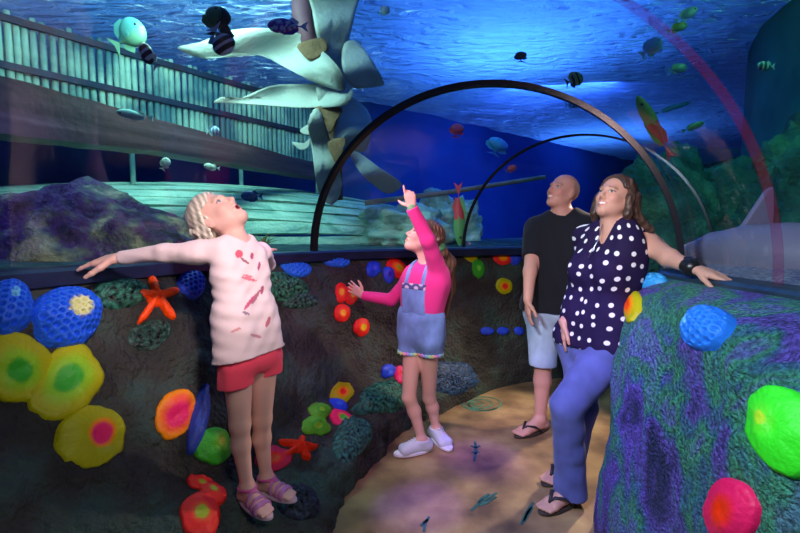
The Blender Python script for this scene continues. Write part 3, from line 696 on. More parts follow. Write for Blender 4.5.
# ------------------------------------------------------------ fish
def fish(label, px, py, Y, length, height, ang, c1, c2, pattern='stripe', yaw=0, name='fish', thick=.22, group=None):
    """ang: degrees the nose points, 0 = image right, 90 = up"""
    V = []; Cc = []; F = []; nu, nv = 26, 14
    def prof(u): return max(.02, math.sin(math.pi * min(1, (u ** .75) * .97 + .02))) ** .8 * (1 - .55 * smooth(.65, 1, u))
    for i in range(nu + 1):
        u = i / nu; h = height / 2 * prof(u); x = length * (.5 - u * .8)
        for k in range(nv):
            th = 2 * math.pi * k / nv; z = h * math.sin(th); y = h * thick * 1.6 * math.cos(th)
            V.append((x, y, z))
            if pattern == 'stripe': t = 1 if math.sin(u * 20) > .2 else 0
            elif pattern == 'spots': t = 1 if noise.noise(Vector((u * 7, z / height * 6, 1))) > .05 else 0
            elif pattern == 'half': t = 1 if u > .5 else 0
            elif pattern == 'belly': t = 1 if z < 0 else 0
            else: t = 0
            Cc.append(mixc(c1, c2, t))
    for i in range(nu):
        for k in range(nv): F.append((i * nv + k, i * nv + (k + 1) % nv, (i + 1) * nv + (k + 1) % nv, (i + 1) * nv + k))
    F += [tuple(range(nv)), tuple(range(nu * nv, nu * nv + nv))]
    root = thing(name, label, 'fish', tuple(P(px, py, Y)), group)
    root.rotation_euler = (0, -R(ang), R(yaw))
    mesh_np('body', V, F, M['fish'], root, Cc)
    def fin(nm, pts, c, y0=0, tilt=0):
        n = len(pts); V = [(x, y0 - .0015 - tilt * abs(z), z) for x, z in pts] + [(x, y0 + .0015 - tilt * abs(z), z) for x, z in pts]
        F = [tuple(range(n))[::-1], tuple(range(n, 2 * n))] + [(i, (i + 1) % n, n + (i + 1) % n, n + i) for i in range(n)]
        mesh_np(nm, V, F, M['fish'], root, [c] * (2 * n), False)
    L, H = length, height
    fin('tail_fin', [(-.28 * L, 0), (-.32 * L, .06 * H), (-.5 * L, .38 * H), (-.44 * L, 0), (-.5 * L, -.38 * H), (-.32 * L, -.06 * H)], c2)
    fin('dorsal_fin', [(.2 * L, .36 * H), (.1 * L, .58 * H), (-.12 * L, .56 * H), (-.26 * L, .3 * H), (-.25 * L, .1 * H), (0, .3 * H)], c1)
    fin('anal_fin', [(.02 * L, -.38 * H), (-.12 * L, -.56 * H), (-.26 * L, -.3 * H), (-.25 * L, -.1 * H)], c2)
    fin('pectoral_fin', [(.18 * L, 0), (.06 * L, .08 * H), (.02 * L, -.12 * H)], c1, -height * thick * .75)
    for s in (-1, 1):
        mbx = MB(); mbx.tube([(L * .37, s * H * .10, H * .07), (L * .37, s * H * .17, H * .07)], L * .018 + .002, 8)
        mbx.build('eye', M['watch'], root)
    return root
W_, K_ = (.85, .88, .8), (.02, .02, .03)
fish('round dark olive fish with a pale back near the top left canvas strip', 217, 22, 2.6, .17, .15, 75, (.22, .26, .10), K_, 'belly')
fish('dark disc shaped fish with white stripes beside the round olive one', 221, 40, 2.5, .17, .13, -60, K_, (.6, .6, .75), 'stripe')
fish('purple and white blotched fish in front of the sail', 288, 26, 2.8, .25, .09, 178, (.30, .06, .45), (.9, .8, .95), 'spots')
fish('small dark fish with a white patch beside the pale teal fish', 149, 56, 2.9, .19, .08, 122, K_, (.7, .7, .6), 'stripe')
fish('large pale teal fish high above the bamboo screen', 128, 36, 3.6, .30, .24, 35, (.06, .24, .25), (.14, .32, .22), 'belly')
fish('small striped blue fish in front of the bamboo screen above the beam', 213, 131, 3.4, .10, .07, 0, (.2, .35, .6), (.6, .85, .9), 'stripe')
fish('small pale fish gliding just above the dark timber beam', 135, 115, 3.1, .26, .06, 170, (.15, .45, .55), (.3, .6, .6), 'belly')
fish('dark blue fish between the child\'s face and the boat hull', 246 + 6, 196, 3.0, .15, .07, 178, (.02, .06, .25), (.03, .12, .35), 'spots')
fish('tiny pale fish below the timber beam left of the child', 165, 164, 3.3, .10, .07, 60, (.5, .7, .6), (.7, .8, .7))
fish('tiny pale fish below the timber beam straight above the child\'s hair', 212, 167, 3.5, .13, .05, 170, (.5, .7, .6), (.7, .8, .7))
fish('tiny white fish right of the top of the sail', 384, 11, 3.6, .10, .07, 20, (.8, .9, .85), (.5, .8, .7), 'belly')
fish('small dark round fish under the bright water surface above the arch', 521, 57, 3.4, .08, .09, 90, K_, (.05, .05, .08))
fish('pale blue oval fish right of the bright water', 651, 48, 3.0, .17, .10, 40, (.35, .75, .95), (.6, .85, .9), 'belly')
fish('dark and yellow striped fish just above the arch', 574, 80, 3.2, .13, .10, 20, (.35, .4, .08), K_, 'stripe')
fish('dim dark striped fish directly under the arch edge, below the yellow striped one', 572, 104, 4.2, .13, .09, 10, (.03, .06, .2), (.05, .2, .5), 'stripe')
fish('pale green slim fish, upper of two at the top right', 686, 15, 3.2, .18, .07, 30, (.25, .5, .35), (.2, .4, .5), 'belly')
fish('yellow green slim fish, lower of two at the top right', 677, 28, 3.2, .15, .06, 20, (.4, .5, .05), (.2, .4, .2), 'belly')
fish('small dim green fish in the dark water at the right', 677, 69, 3.4, .15, .07, 10, (.15, .35, .2), (.1, .2, .3), 'belly')
fish('tiny dark fish with a white spot near the green right edge', 766, 66, 3.0, .12, .06, 178, (.02, .08, .08), (.4, .6, .5), 'stripe')
fish('reflection streak shaped as a fish, yellow in front and red behind, right of the arch', 655, 128, 3.2, .52, .10, 122, (.30, .42, .08), (.85, .06, .05), 'half', name='reflection_streak_fish')  # solid fish shape standing in for a neon reflection in the acrylic
fish('reflection streak built as a fish, red above and green below, beside the raised arm', 459, 214, 4.2, .60, .11, -88, (.15, .5, .15), (.85, .07, .09), 'half', name='reflection_streak_fish')  # reflection of the red corals, modelled as an upright fish
fish('pale curved fish in the blue water inside the arch', 497, 147, 5.5, .22, .26, 65, (.05, .35, .55), (.05, .2, .6), 'belly')
fish('small red fish inside the arch, the upper left one', 457, 131, 5.0, .16, .15, 80, (.7, .05, .08), (.4, .03, .15), 'spots')
fish('small red fish inside the arch near the thin second arch', 511, 169, 5.2, .14, .08, 20, (.7, .05, .06), (.4, .05, .1), 'belly')
fish('dim green fish low right between the arch and the shark fin', 693, 127, 3.4, .18, .05, 22, (.10, .25, .12), (.08, .2, .15), 'belly')
fish('long dim blue fish in the dark water right of the arch', 672, 108, 4.6, .42, .05, 18, (.03, .14, .30), (.03, .12, .25), 'belly')

# ------------------------------------------------------------ shark on the gravel
def shark():
    root = thing('shark', 'purple grey shark resting on the gravel behind the right rail', 'shark', (2.15, 2.1, 1.14))
    # spine from tail (left) to head (right, outside the picture)
    sp = [(P(662, 262, 2.75), .02), (P(690, 254, 2.6), .07), (P(715, 252, 2.45), .115), (P(750, 254, 2.25), .15), (P(790, 257, 2.1), .165), (P(840, 262, 1.95), .16), (P(890, 268, 1.8), .12), (P(930, 272, 1.7), .05)]
    V = []; F = []; Cc = []; n = 20; m_ = 40
    for i in range(m_ + 1):
        t = i / m_ * (len(sp) - 1.001); k = int(t); f = t - k; f2 = f * f * (3 - 2 * f)
        p = sp[k][0].lerp(sp[k + 1][0], f); r_ = sp[k][1] + (sp[k + 1][1] - sp[k][1]) * f2
        d = (sp[k + 1][0] - sp[k][0]).normalized(); s = d.cross(Vector((0, 0, 1))).normalized()
        for q in range(n):
            th = 2 * math.pi * q / n
            V.append(p + s * math.cos(th) * r_ * .9 + Vector((0, 0, 1)) * math.sin(th) * r_)
            Cc.append(mixc((.20, .18, .24), (.42, .36, .42), smooth(-.2, -.7, math.sin(th)) ))
    for i in range(m_):
        for q in range(n): F.append((i * n + q, i * n + (q + 1) % n, (i + 1) * n + (q + 1) % n, (i + 1) * n + q))
    under(mesh_np('body', V, F, vmat('shark_skin', .5, .4, .2, 60), None, Cc), root)
    def fin(nm, pts, Y, th=.02):
        mbx = MB(); mbx.slab([P(x, y, Y) for x, y in pts], th, (.24, .20, .26)); o = mbx.build(nm, bpy.data.materials['shark_skin'], None, False, True)
        md = o.modifiers.new('b', 'BEVEL'); md.width = .008; md.segments = 3; under(o, root)
    fin('dorsal_fin', [(732, 236), (745, 224), (757, 206), (768, 190), (774, 186), (775, 205), (774, 222), (778, 240), (770, 250), (740, 246)], 2.28, .03)
    fin('tail_fin', [(668, 262), (664, 246), (660, 236), (670, 246), (682, 258)], 2.7, .02)
shark()
# ------------------------------------------------------------ smooth bodies from a distance field
def V3(*a): return np.array(a, dtype=np.float64)
def nv(a): a = np.asarray(a, dtype=np.float64); return a / np.linalg.norm(a)
def cone(a, b, r1, r2, k=.02, tagn=None): return dict(t='c', a=np.array(a, float), b=np.array(b, float), r=(r1, r2), k=k, n=tagn)
def ell3(c, f, l, u, rad, k=.02, tagn=None, op='+'): return dict(t='e', c=np.array(c, float), R=np.array([f, l, u], float), rad=np.array(rad, float), k=k, n=tagn, op=op)
def bbox(p, g=0):
    if p['t'] == 'c':
        r = max(p['r']) + g; return np.minimum(p['a'], p['b']) - r, np.maximum(p['a'], p['b']) + r
    r = p['rad'].max() + g; return p['c'] - r, p['c'] + r
def dist(p, X, g=0.0):
    if p['t'] == 'c':
        a, b = p['a'], p['b']; ab = b - a; L = float(ab @ ab) + 1e-12
        d0 = X[0] - a[0]; d1 = X[1] - a[1]; d2 = X[2] - a[2]
        t = np.clip((d0 * ab[0] + d1 * ab[1] + d2 * ab[2]) / L, 0, 1)
        return np.sqrt((d0 - t * ab[0]) ** 2 + (d1 - t * ab[1]) ** 2 + (d2 - t * ab[2]) ** 2) - (p['r'][0] + t * (p['r'][1] - p['r'][0])) - g
    d = [X[i] - p['c'][i] for i in range(3)]; rr = p['rad'] + g; q = [sum(p['R'][j][i] * d[i] for i in range(3)) for j in range(3)]
    k0 = np.sqrt(sum((q[j] / rr[j]) ** 2 for j in range(3))); k1 = np.sqrt(sum((q[j] / rr[j] ** 2) ** 2 for j in range(3))) + 1e-9
    return k0 * (k0 - 1) / k1
def smin(a, b, k):
    h = np.maximum(k - np.abs(a - b), 0) / k
    return np.minimum(a, b) - h * h * k * .25
def field(prims, h, g=0.0, cut=None, post=None, sleeves=()):
    pa = list(prims) + [p for s_ in sleeves for p in s_[0]]
    lo = np.min([bbox(p, g)[0] for p in pa if p.get('op', '+') == '+'], axis=0) - .03; hi = np.max([bbox(p, g)[1] for p in pa if p.get('op', '+') == '+'], axis=0) + .03
    n = np.ceil((hi - lo) / h).astype(int) + 1
    ax = [lo[i] + h * np.arange(n[i]) for i in range(3)]
    F = np.full(n, .2, dtype=np.float32)
    for p in prims:
        k = p['k']; a, b = bbox(p, g + k + .02 + 2 * h)
        i0 = np.clip(np.floor((a - lo) / h).astype(int), 0, n); i1 = np.clip(np.ceil((b - lo) / h).astype(int) + 1, 0, n)
        if (i1 <= i0).any(): continue
        sl = tuple(slice(i0[i], i1[i]) for i in range(3))
        X = (ax[0][sl[0]][:, None, None], ax[1][sl[1]][None, :, None], ax[2][sl[2]][None, None, :])
        d = dist(p, X, g if p.get('op', '+') == '+' else 0).astype(np.float32); s = F[sl]
        if p.get('op', '+') == '-': F[sl] = -smin(-s, d, k)
        else: F[sl] = smin(s, d, k)
    if cut or post:
        X = (ax[0][:, None, None], ax[1][None, :, None], ax[2][None, None, :])
        if post: F = F + post(X).astype(np.float32)
        if cut:
            for c in cut: F = np.maximum(F, c(X).astype(np.float32) + 0 * F)
    for sp, sc in sleeves:
        X = (ax[0][:, None, None], ax[1][None, :, None], ax[2][None, None, :]); d = None
        for p in sp:
            e = dist(p, X, g).astype(np.float32); d = e if d is None else smin(d, e, .02)
        if post: d = d + post(X).astype(np.float32) * .8
        for q in sc: d = np.maximum(d, q(X).astype(np.float32))
        F = smin(F, d, .022)
    return lo, h, F
def nets(lo, h, F):
    I = F < 0; c = I[:-1, :-1, :-1].astype(np.int8)
    cnt = sum(I[i:I.shape[0] - 1 + i, j:I.shape[1] - 1 + j, k:I.shape[2] - 1 + k].astype(np.int8) for i in (0, 1) for j in (0, 1) for k in (0, 1))
    act = (cnt > 0) & (cnt < 8); idx = -np.ones(act.shape, dtype=np.int64); A = np.argwhere(act); idx[act] = np.arange(len(A))
    sm = np.zeros((len(A), 3)); nn = np.zeros(len(A)); cor = [(i, j, k) for i in (0, 1) for j in (0, 1) for k in (0, 1)]
    val = {q: F[A[:, 0] + q[0], A[:, 1] + q[1], A[:, 2] + q[2]].astype(float) for q in cor}
    for q in cor:
        for ax in range(3):
            if q[ax]: continue
            r_ = list(q); r_[ax] = 1; r_ = tuple(r_); a, b = val[q], val[r_]; m = (a < 0) != (b < 0)
            t = np.where(m, a / np.where(m, a - b, 1), 0); p = np.tile(np.array(q, float), (len(A), 1)); p[:, ax] += t
            sm[m] += p[m]; nn[m] += 1
    Vt = lo + h * (A + sm / nn[:, None]); Q = []
    for ax in range(3):
        o1, o2 = [(1, 2), (2, 0), (0, 1)][ax]
        s0 = [slice(None)] * 3; s1 = [slice(None)] * 3; s0[ax] = slice(0, -1); s1[ax] = slice(1, None)
        ch = I[tuple(s0)] != I[tuple(s1)]; E = np.argwhere(ch); E = E[(E[:, o1] > 0) & (E[:, o2] > 0) & (E[:, o1] < F.shape[o1] - 1) & (E[:, o2] < F.shape[o2] - 1)]
        inside = I[tuple(E.T)]
        def g_(d1, d2):
            e = E.copy(); e[:, o1] -= d1; e[:, o2] -= d2; return idx[tuple(e.T)]
        q = np.stack([g_(1, 1), g_(0, 1), g_(0, 0), g_(1, 0)], 1); q[~inside] = q[~inside][:, ::-1]; Q.append(q)
    return Vt, np.concatenate(Q)
def relax(Vt, Q, it=2, lam=.5):
    for _ in range(it):
        acc = np.zeros_like(Vt); n = np.zeros(len(Vt))
        for a, b in ((0, 1), (1, 2), (2, 3), (3, 0)):
            np.add.at(acc, Q[:, a], Vt[Q[:, b]]); np.add.at(acc, Q[:, b], Vt[Q[:, a]]); np.add.at(n, Q[:, a], 1); np.add.at(n, Q[:, b], 1)
        Vt = Vt + lam * (acc / np.maximum(n, 1)[:, None] - Vt)
    return Vt
def grow(name, prims, h, m, root, paint=(1, 1, 1), g=0.0, cut=None, post=None, rel=1, parent=None, sleeves=()):
    lo, hh, F = field(prims, h, g, cut, post, sleeves); Vt, Q = nets(lo, hh, F)
    if rel: Vt = relax(Vt, Q, rel)
    cols = paint(Vt) if callable(paint) else np.tile(np.array(paint, float), (len(Vt), 1))
    base = np.array(root.location)
    o = mesh_np(name, Vt - base, Q, m, parent or root, cols); return o
def folds(amp, fr, seed, stretch=(1, 1, .5)):
    rnd = np.random.RandomState(seed); ks = [(rnd.randn(3) * fr * np.array(stretch), rnd.rand() * 6.28) for _ in range(5)]
    def f(X):
        w_ = 0
        for k, p in ks: w_ = w_ + np.sin(k[0] * X[0] + k[1] * X[1] + k[2] * X[2] + p + 1.3 * np.sin(X[2] * fr * .3 + p))
        return amp * w_ / 3
    return f
def wash(Vt): return np.array([noise.fractal(Vector((v[0] * 16, v[1] * 16, v[2] * 9)), 1, 2, 3) for v in Vt])
def plane(pt, n):
    pt = np.array(pt, float); n = nv(n)
    return lambda X: (X[0] - pt[0]) * n[0] + (X[1] - pt[1]) * n[1] + (X[2] - pt[2]) * n[2]
def outside(prims, g=0):
    """keep only what lies outside these prims"""
    def f(X):
        r = None
        for p in prims:
            d = -dist(p, X, g); r = d if r is None else np.maximum(r, d)
        return r
    return f
def dprims(Vt, prims, g=0):
    X = (Vt[:, 0], Vt[:, 1], Vt[:, 2]); r = None
    for p in prims:
        d = dist(p, X, g); r = d if r is None else np.minimum(r, d)
    return r
def lerp(a, b, t): return np.asarray(a) * (1 - t) + np.asarray(b) * t

def torso(pel, chest, neck, lat, fwd, s, ws, rs, k=.03, belly=0):
    """stack of sideways capsules along a bent spine"""
    out = []; n = 11
    for i in range(n):
        t = i / (n - 1); c = (1 - t) ** 2 * pel + 2 * t * (1 - t) * chest + t * t * neck
        L = nv(lerp(lat[0], lat[1], t)); w_ = interp(ws, t) * s; r_ = interp(rs, t) * s
        c = c + fwd * interp([(0, 0), (.3, belly), (.7, belly * .6), (1, 0)], t) * s
        out.append(cone(c - L * w_, c + L * w_, r_, r_, k, 'torso'))
    return out
def hand(wr, d, n, side, s, curl, spread=.0, point=None, thumb=1, tcurl=.3):
    """side: unit vector towards the thumb; n: back of the hand"""
    d, n, side = nv(d), nv(n), nv(side); P_ = []
    kn = []
    for i in range(4):
        o = (1.5 - i) * .0195 * s; kp = wr + d * (.088 - .004 * abs(i - 1)) * s + side * o
        kn.append(kp); P_.append(cone(wr + side * o * .55 + d * .012 * s, kp, .0155 * s, .0125 * s, .012 * s, 'hand'))
    Ls = [.070, .078, .073, .058]
    for i in range(4):
        c = curl[i] if isinstance(curl, (list, tuple)) else curl
        p = kn[i]; a = c * .5; sp = (1.5 - i) * spread
        for f, ph in enumerate((.46, .30, .24)):
            a = c * (.45, 1.2, 1.8)[f]; dd = nv(d * math.cos(a) - n * math.sin(a) + side * sp)
            q = p + dd * Ls[i] * ph * s; r_ = (.0095, .0085, .0078, .0068); P_.append(cone(p, q, r_[f] * s, r_[f + 1] * s, .004 * s, 'hand')); p = q
    p = wr + side * .022 * s * thumb + d * .02 * s
    for L, a, r1, r2 in ((.042, .95, .014, .012), (.034, .6, .0115, .010), (.026, .35, .010, .008)):
        dd = nv(d * math.cos(a) + side * thumb * math.sin(a) - n * tcurl); q = p + dd * L * s; P_.append(cone(p, q, r1 * s, r2 * s, .006 * s, 'hand')); p = q
    return P_
def foot(ank, d, s, zg, toes=True):
    d = nv([d[0], d[1], 0]); l = V3(-d[1], d[0], 0); z = V3(0, 0, 1); P_ = []
    g0 = V3(ank[0], ank[1], zg); heel = g0 - d * .035 * s + z * .030 * s
    P_ += [cone(ank, heel, .036 * s, .030 * s, .02), cone(ank, g0 + d * .07 * s + z * .038 * s, .034 * s, .026 * s, .02)]
    for o in (-.022, .022): P_ += [cone(heel, g0 + d * .13 * s + l * o * s + z * .020 * s, .026 * s, .019 * s, .02), cone(g0 + d * .06 * s + z * .036 * s, g0 + d * .135 * s + l * o * s + z * .020 * s, .024 * s, .018 * s, .02)]
    if toes:
        for i in range(5):
            o = (-2 + i) * .0165; sgn = -o
            ln = .055 - .006 * abs(i - 1)
            P_.append(cone(g0 + d * .14 * s + l * o * s + z * .018 * s, g0 + d * (.14 + ln) * s + l * o * 1.05 * s + z * .012 * s, .0125 * s, .0095 * s, .006))
    return P_
def sole(name, ank, d, s, zg, th, m, root, parent=None, col=(1, 1, 1), wide=1.0, ln=1.0):
    d = nv([d[0], d[1], 0]); l = V3(-d[1], d[0], 0); g0 = V3(ank[0], ank[1], 0)
    mb = MB(); pts = []
    for i in range(36):
        th_ = 2 * math.pi * i / 36; x = math.cos(th_); y = math.sin(th_)
        w_ = .044 * (1 + .18 * x) * wide; px_ = .068 + .140 * x * ln
        p = g0 + d * px_ * s + l * y * w_ * s; pts.append((p[0] - root.location[0], p[1] - root.location[1], zg - root.location[2]))
    mb.slab([(p[0], p[1], p[2] + .002) for p in pts], -th, col)
    o = mb.build(name, m, parent or root, False, True); md = o.modifiers.new('b', 'BEVEL'); md.width = th * .3; md.segments = 2; return o

def head(c, f, u, s, mouth='smile'):
    f = nv(f); u = nv(np.array(u, float) - f * (f @ np.array(u, float))); l = np.cross(u, f)
    def q(a, b, cc): return c + (f * a + l * b + u * cc) * s
    P_ = [ell3(q(-.012, 0, .028), f, l, u, V3(.098, .076, .087) * s, .02, 'cran'),
          ell3(q(.028, 0, -.035), f, l, u, V3(.064, .060, .078) * s, .03, 'face'),
          cone(q(.0, .050, -.045), q(.062, .012, -.098), .020 * s, .016 * s, .03), cone(q(.0, -.050, -.045), q(.062, -.012, -.098), .020 * s, .016 * s, .03),
          ell3(q(.070, 0, -.100), f, l, u, V3(.020, .022, .016) * s, .02),
          cone(q(.080, .034, .020), q(.089, .008, .016), .010 * s, .010 * s, .015), cone(q(.080, -.034, .020), q(.089, -.008, .016), .010 * s, .010 * s, .015),
          ell3(q(.060, .036, -.030), f, l, u, V3(.026, .022, .022) * s, .02), ell3(q(.060, -.036, -.030), f, l, u, V3(.026, .022, .022) * s, .02),
          ell3(q(.108, .032, -.002), f, l, u, V3(.024, .019, .012) * s, .010, None, '-'), ell3(q(.108, -.032, -.002), f, l, u, V3(.024, .019, .012) * s, .010, None, '-'),
          ell3(q(.074, .031, -.002), f, l, u, V3(.0135, .0145, .0125) * s, .003, 'eye'), ell3(q(.074, -.031, -.002), f, l, u, V3(.0135, .0145, .0125) * s, .003, 'eye'),
          cone(q(.088, 0, .006), q(.112, 0, -.034), .0075 * s, .0105 * s, .010), cone(q(.097, .010, -.041), q(.097, -.010, -.041), .009 * s, .009 * s, .008),
          cone(q(.086, -.020, -.066), q(.097, 0, -.062), .0055 * s, .0068 * s, .006, 'lip'), cone(q(.086, .020, -.066), q(.097, 0, -.062), .0055 * s, .0068 * s, .006, 'lip'),
          cone(q(.084, -.018, -.070), q(.094, 0, -.077), .0055 * s, .0075 * s, .006, 'lip'), cone(q(.084, .018, -.070), q(.094, 0, -.077), .0055 * s, .0075 * s, .006, 'lip'),
          ell3(q(-.004, .077, -.012), nv(f * .9 - l * .35), nv(l * .9 + f * .35), u, V3(.019, .007, .031) * s, .006, 'ear'), ell3(q(-.004, -.077, -.012), nv(f * .9 + l * .35), nv(l * .9 - f * .35), u, V3(.019, .007, .031) * s, .006, 'ear'),
          ell3(q(.004, .086, -.012), f, l, u, V3(.009, .006, .014) * s, .004, None, '-'), ell3(q(.004, -.086, -.012), f, l, u, V3(.009, .006, .014) * s, .004, None, '-')]
    if mouth == 'open': P_.append(ell3(q(.100, 0, -.070), f, l, u, V3(.026, .013, .009) * s, .004, None, '-'))
    H = dict(c=c, f=f, l=l, u=u, s=s, q=q, mouth=mouth, prims=P_)
    return H
def paint_face(cols, Vt, H, brow=(.10, .05, .03), iris=(.05, .10, .14), lip=(.60, .16, .15), up=.25):
    c, f, l, u, s = H['c'], H['f'], H['l'], H['u'], H['s']
    D = (Vt - c) / s; a, b, g = D @ f, D @ l, D @ u; near = (np.abs(b) < .1) & (np.abs(g) < .13) & (a > .03)
    def put(m, col, al=1.0): cols[m] = cols[m] * (1 - al) + np.array(col) * al
    ck = np.exp(-(((np.abs(b) - .042) / .02) ** 2 + ((g + .035) / .02) ** 2)); m = near
    cols[m] = cols[m] * (1 - .25 * ck[m][:, None]) + np.array((.8, .25, .2)) * .25 * ck[m][:, None]
    ez = near & (((np.abs(b) - .031) / .0125) ** 2 + ((g + .001) / .0055) ** 2 < 1); put(ez, (.60, .56, .54))
    gz = near & (((np.abs(b) - .031) / .0075) ** 2 + ((g - .001) / .0075) ** 2 < 1) & ez; put(gz, iris)
    ld = near & (((np.abs(b) - .031) / .0155) ** 2 + ((g + .001) / .0095) ** 2 < 1) & ~ez & (g > 0); put(ld, (.06, .03, .02), .8)
    br = near & (np.abs(np.abs(b) - .032) < .018) & (np.abs(g - .021 + .15 * (np.abs(b) - .03)) < .0045); put(br, brow, .7)
    yy = -.069 + 1.2 * (b * b) / .03 * .2
    if H['mouth'] == 'open':
        mo = near & ((b / .019) ** 2 + ((g + .070) / .014) ** 2 < 1) & (a > .06); put(mo, lip)
        m2 = near & ((b / .014) ** 2 + ((g + .070) / .009) ** 2 < 1) & (a > .04); put(m2, (.12, .01, .015))
    elif H['mouth'] == 'smile':
        yc = -.070 + 14 * b * b
        mo = near & (np.abs(b) < .026) & (np.abs(g - yc) < .0095 * (1 - (b / .030) ** 2)); put(mo, lip)
        m2 = near & (np.abs(b) < .019) & (np.abs(g - yc) < .0036); put(m2, (.80, .76, .70))
    else:
        mo = near & (np.abs(b) < .020) & (np.abs(g + .069) < .009 * (1 - (b / .024) ** 2)); put(mo, lip)
def strands(H, roots, r0, r1, k=.01): pass
def hair_cap(H, t=.010, back=.02, line=.055, low=-.06):
    """skull cap cut off along a hairline"""
    q = H['q']; s = H['s']; f, l, u = H['f'], H['l'], H['u']
    P_ = [ell3(q(-.014, 0, .030), f, l, u, V3(.098 + t, .076 + t, .087 + t) * s, .02)]
    c1 = plane(q(line + .02, 0, .05), nv(f * 1.0 - u * .35)); c2 = plane(q(-.02, 0, low), -u)
    # in front of the ears the cap stops higher up
    c3 = lambda X: np.minimum(plane(q(.015, 0, 0), f)(X), plane(q(0, 0, .035), -u)(X))
    return P_, [c1, c2, c3]
def hair_post(H, amp=.003, n=46):
    f, l, u, c = H['f'], H['l'], H['u'], H['c']
    def g(X):
        b = sum((X[i] - c[i]) * l[i] for i in range(3)); z = sum((X[i] - c[i]) * u[i] for i in range(3)); a = sum((X[i] - c[i]) * f[i] for i in range(3))
        an = np.arctan2(b, -a + .02)
        return amp * (np.sin(an * n + z * 25) + .6 * np.sin(an * n * .47 + 2 - z * 40))
    return g
SKIN = V3(.62, .36, .27)
def skin_paint(H, base, extra=None, **kw):
    def f(Vt):
        n = np.array([noise.noise(Vector(v) * 9) for v in Vt[::1]]) if len(Vt) < 200000 else np.zeros(len(Vt))
        cols = np.tile(np.array(base, float), (len(Vt), 1)) * (1 + .06 * n[:, None]); paint_face(cols, Vt, H, **kw)
        if extra: extra(cols, Vt)
        return np.clip(cols, 0, 1)
    return f
def topix(Vt):
    r = Vt - np.array([0, 0, EYE]); z = r[:, 1] * math.cos(PITCH) - r[:, 2] * math.sin(PITCH); u = r[:, 1] * math.sin(PITCH) + r[:, 2] * math.cos(PITCH)
    return 400 + FPX * r[:, 0] / z, 266.5 - FPX * u / z
def A3(px, py, Y): return np.array(P(px, py, Y))
def yawvec(deg): return V3(math.sin(R(deg)), -math.cos(R(deg)), 0)   # 0 faces the camera, 90 faces right
HS = .0045

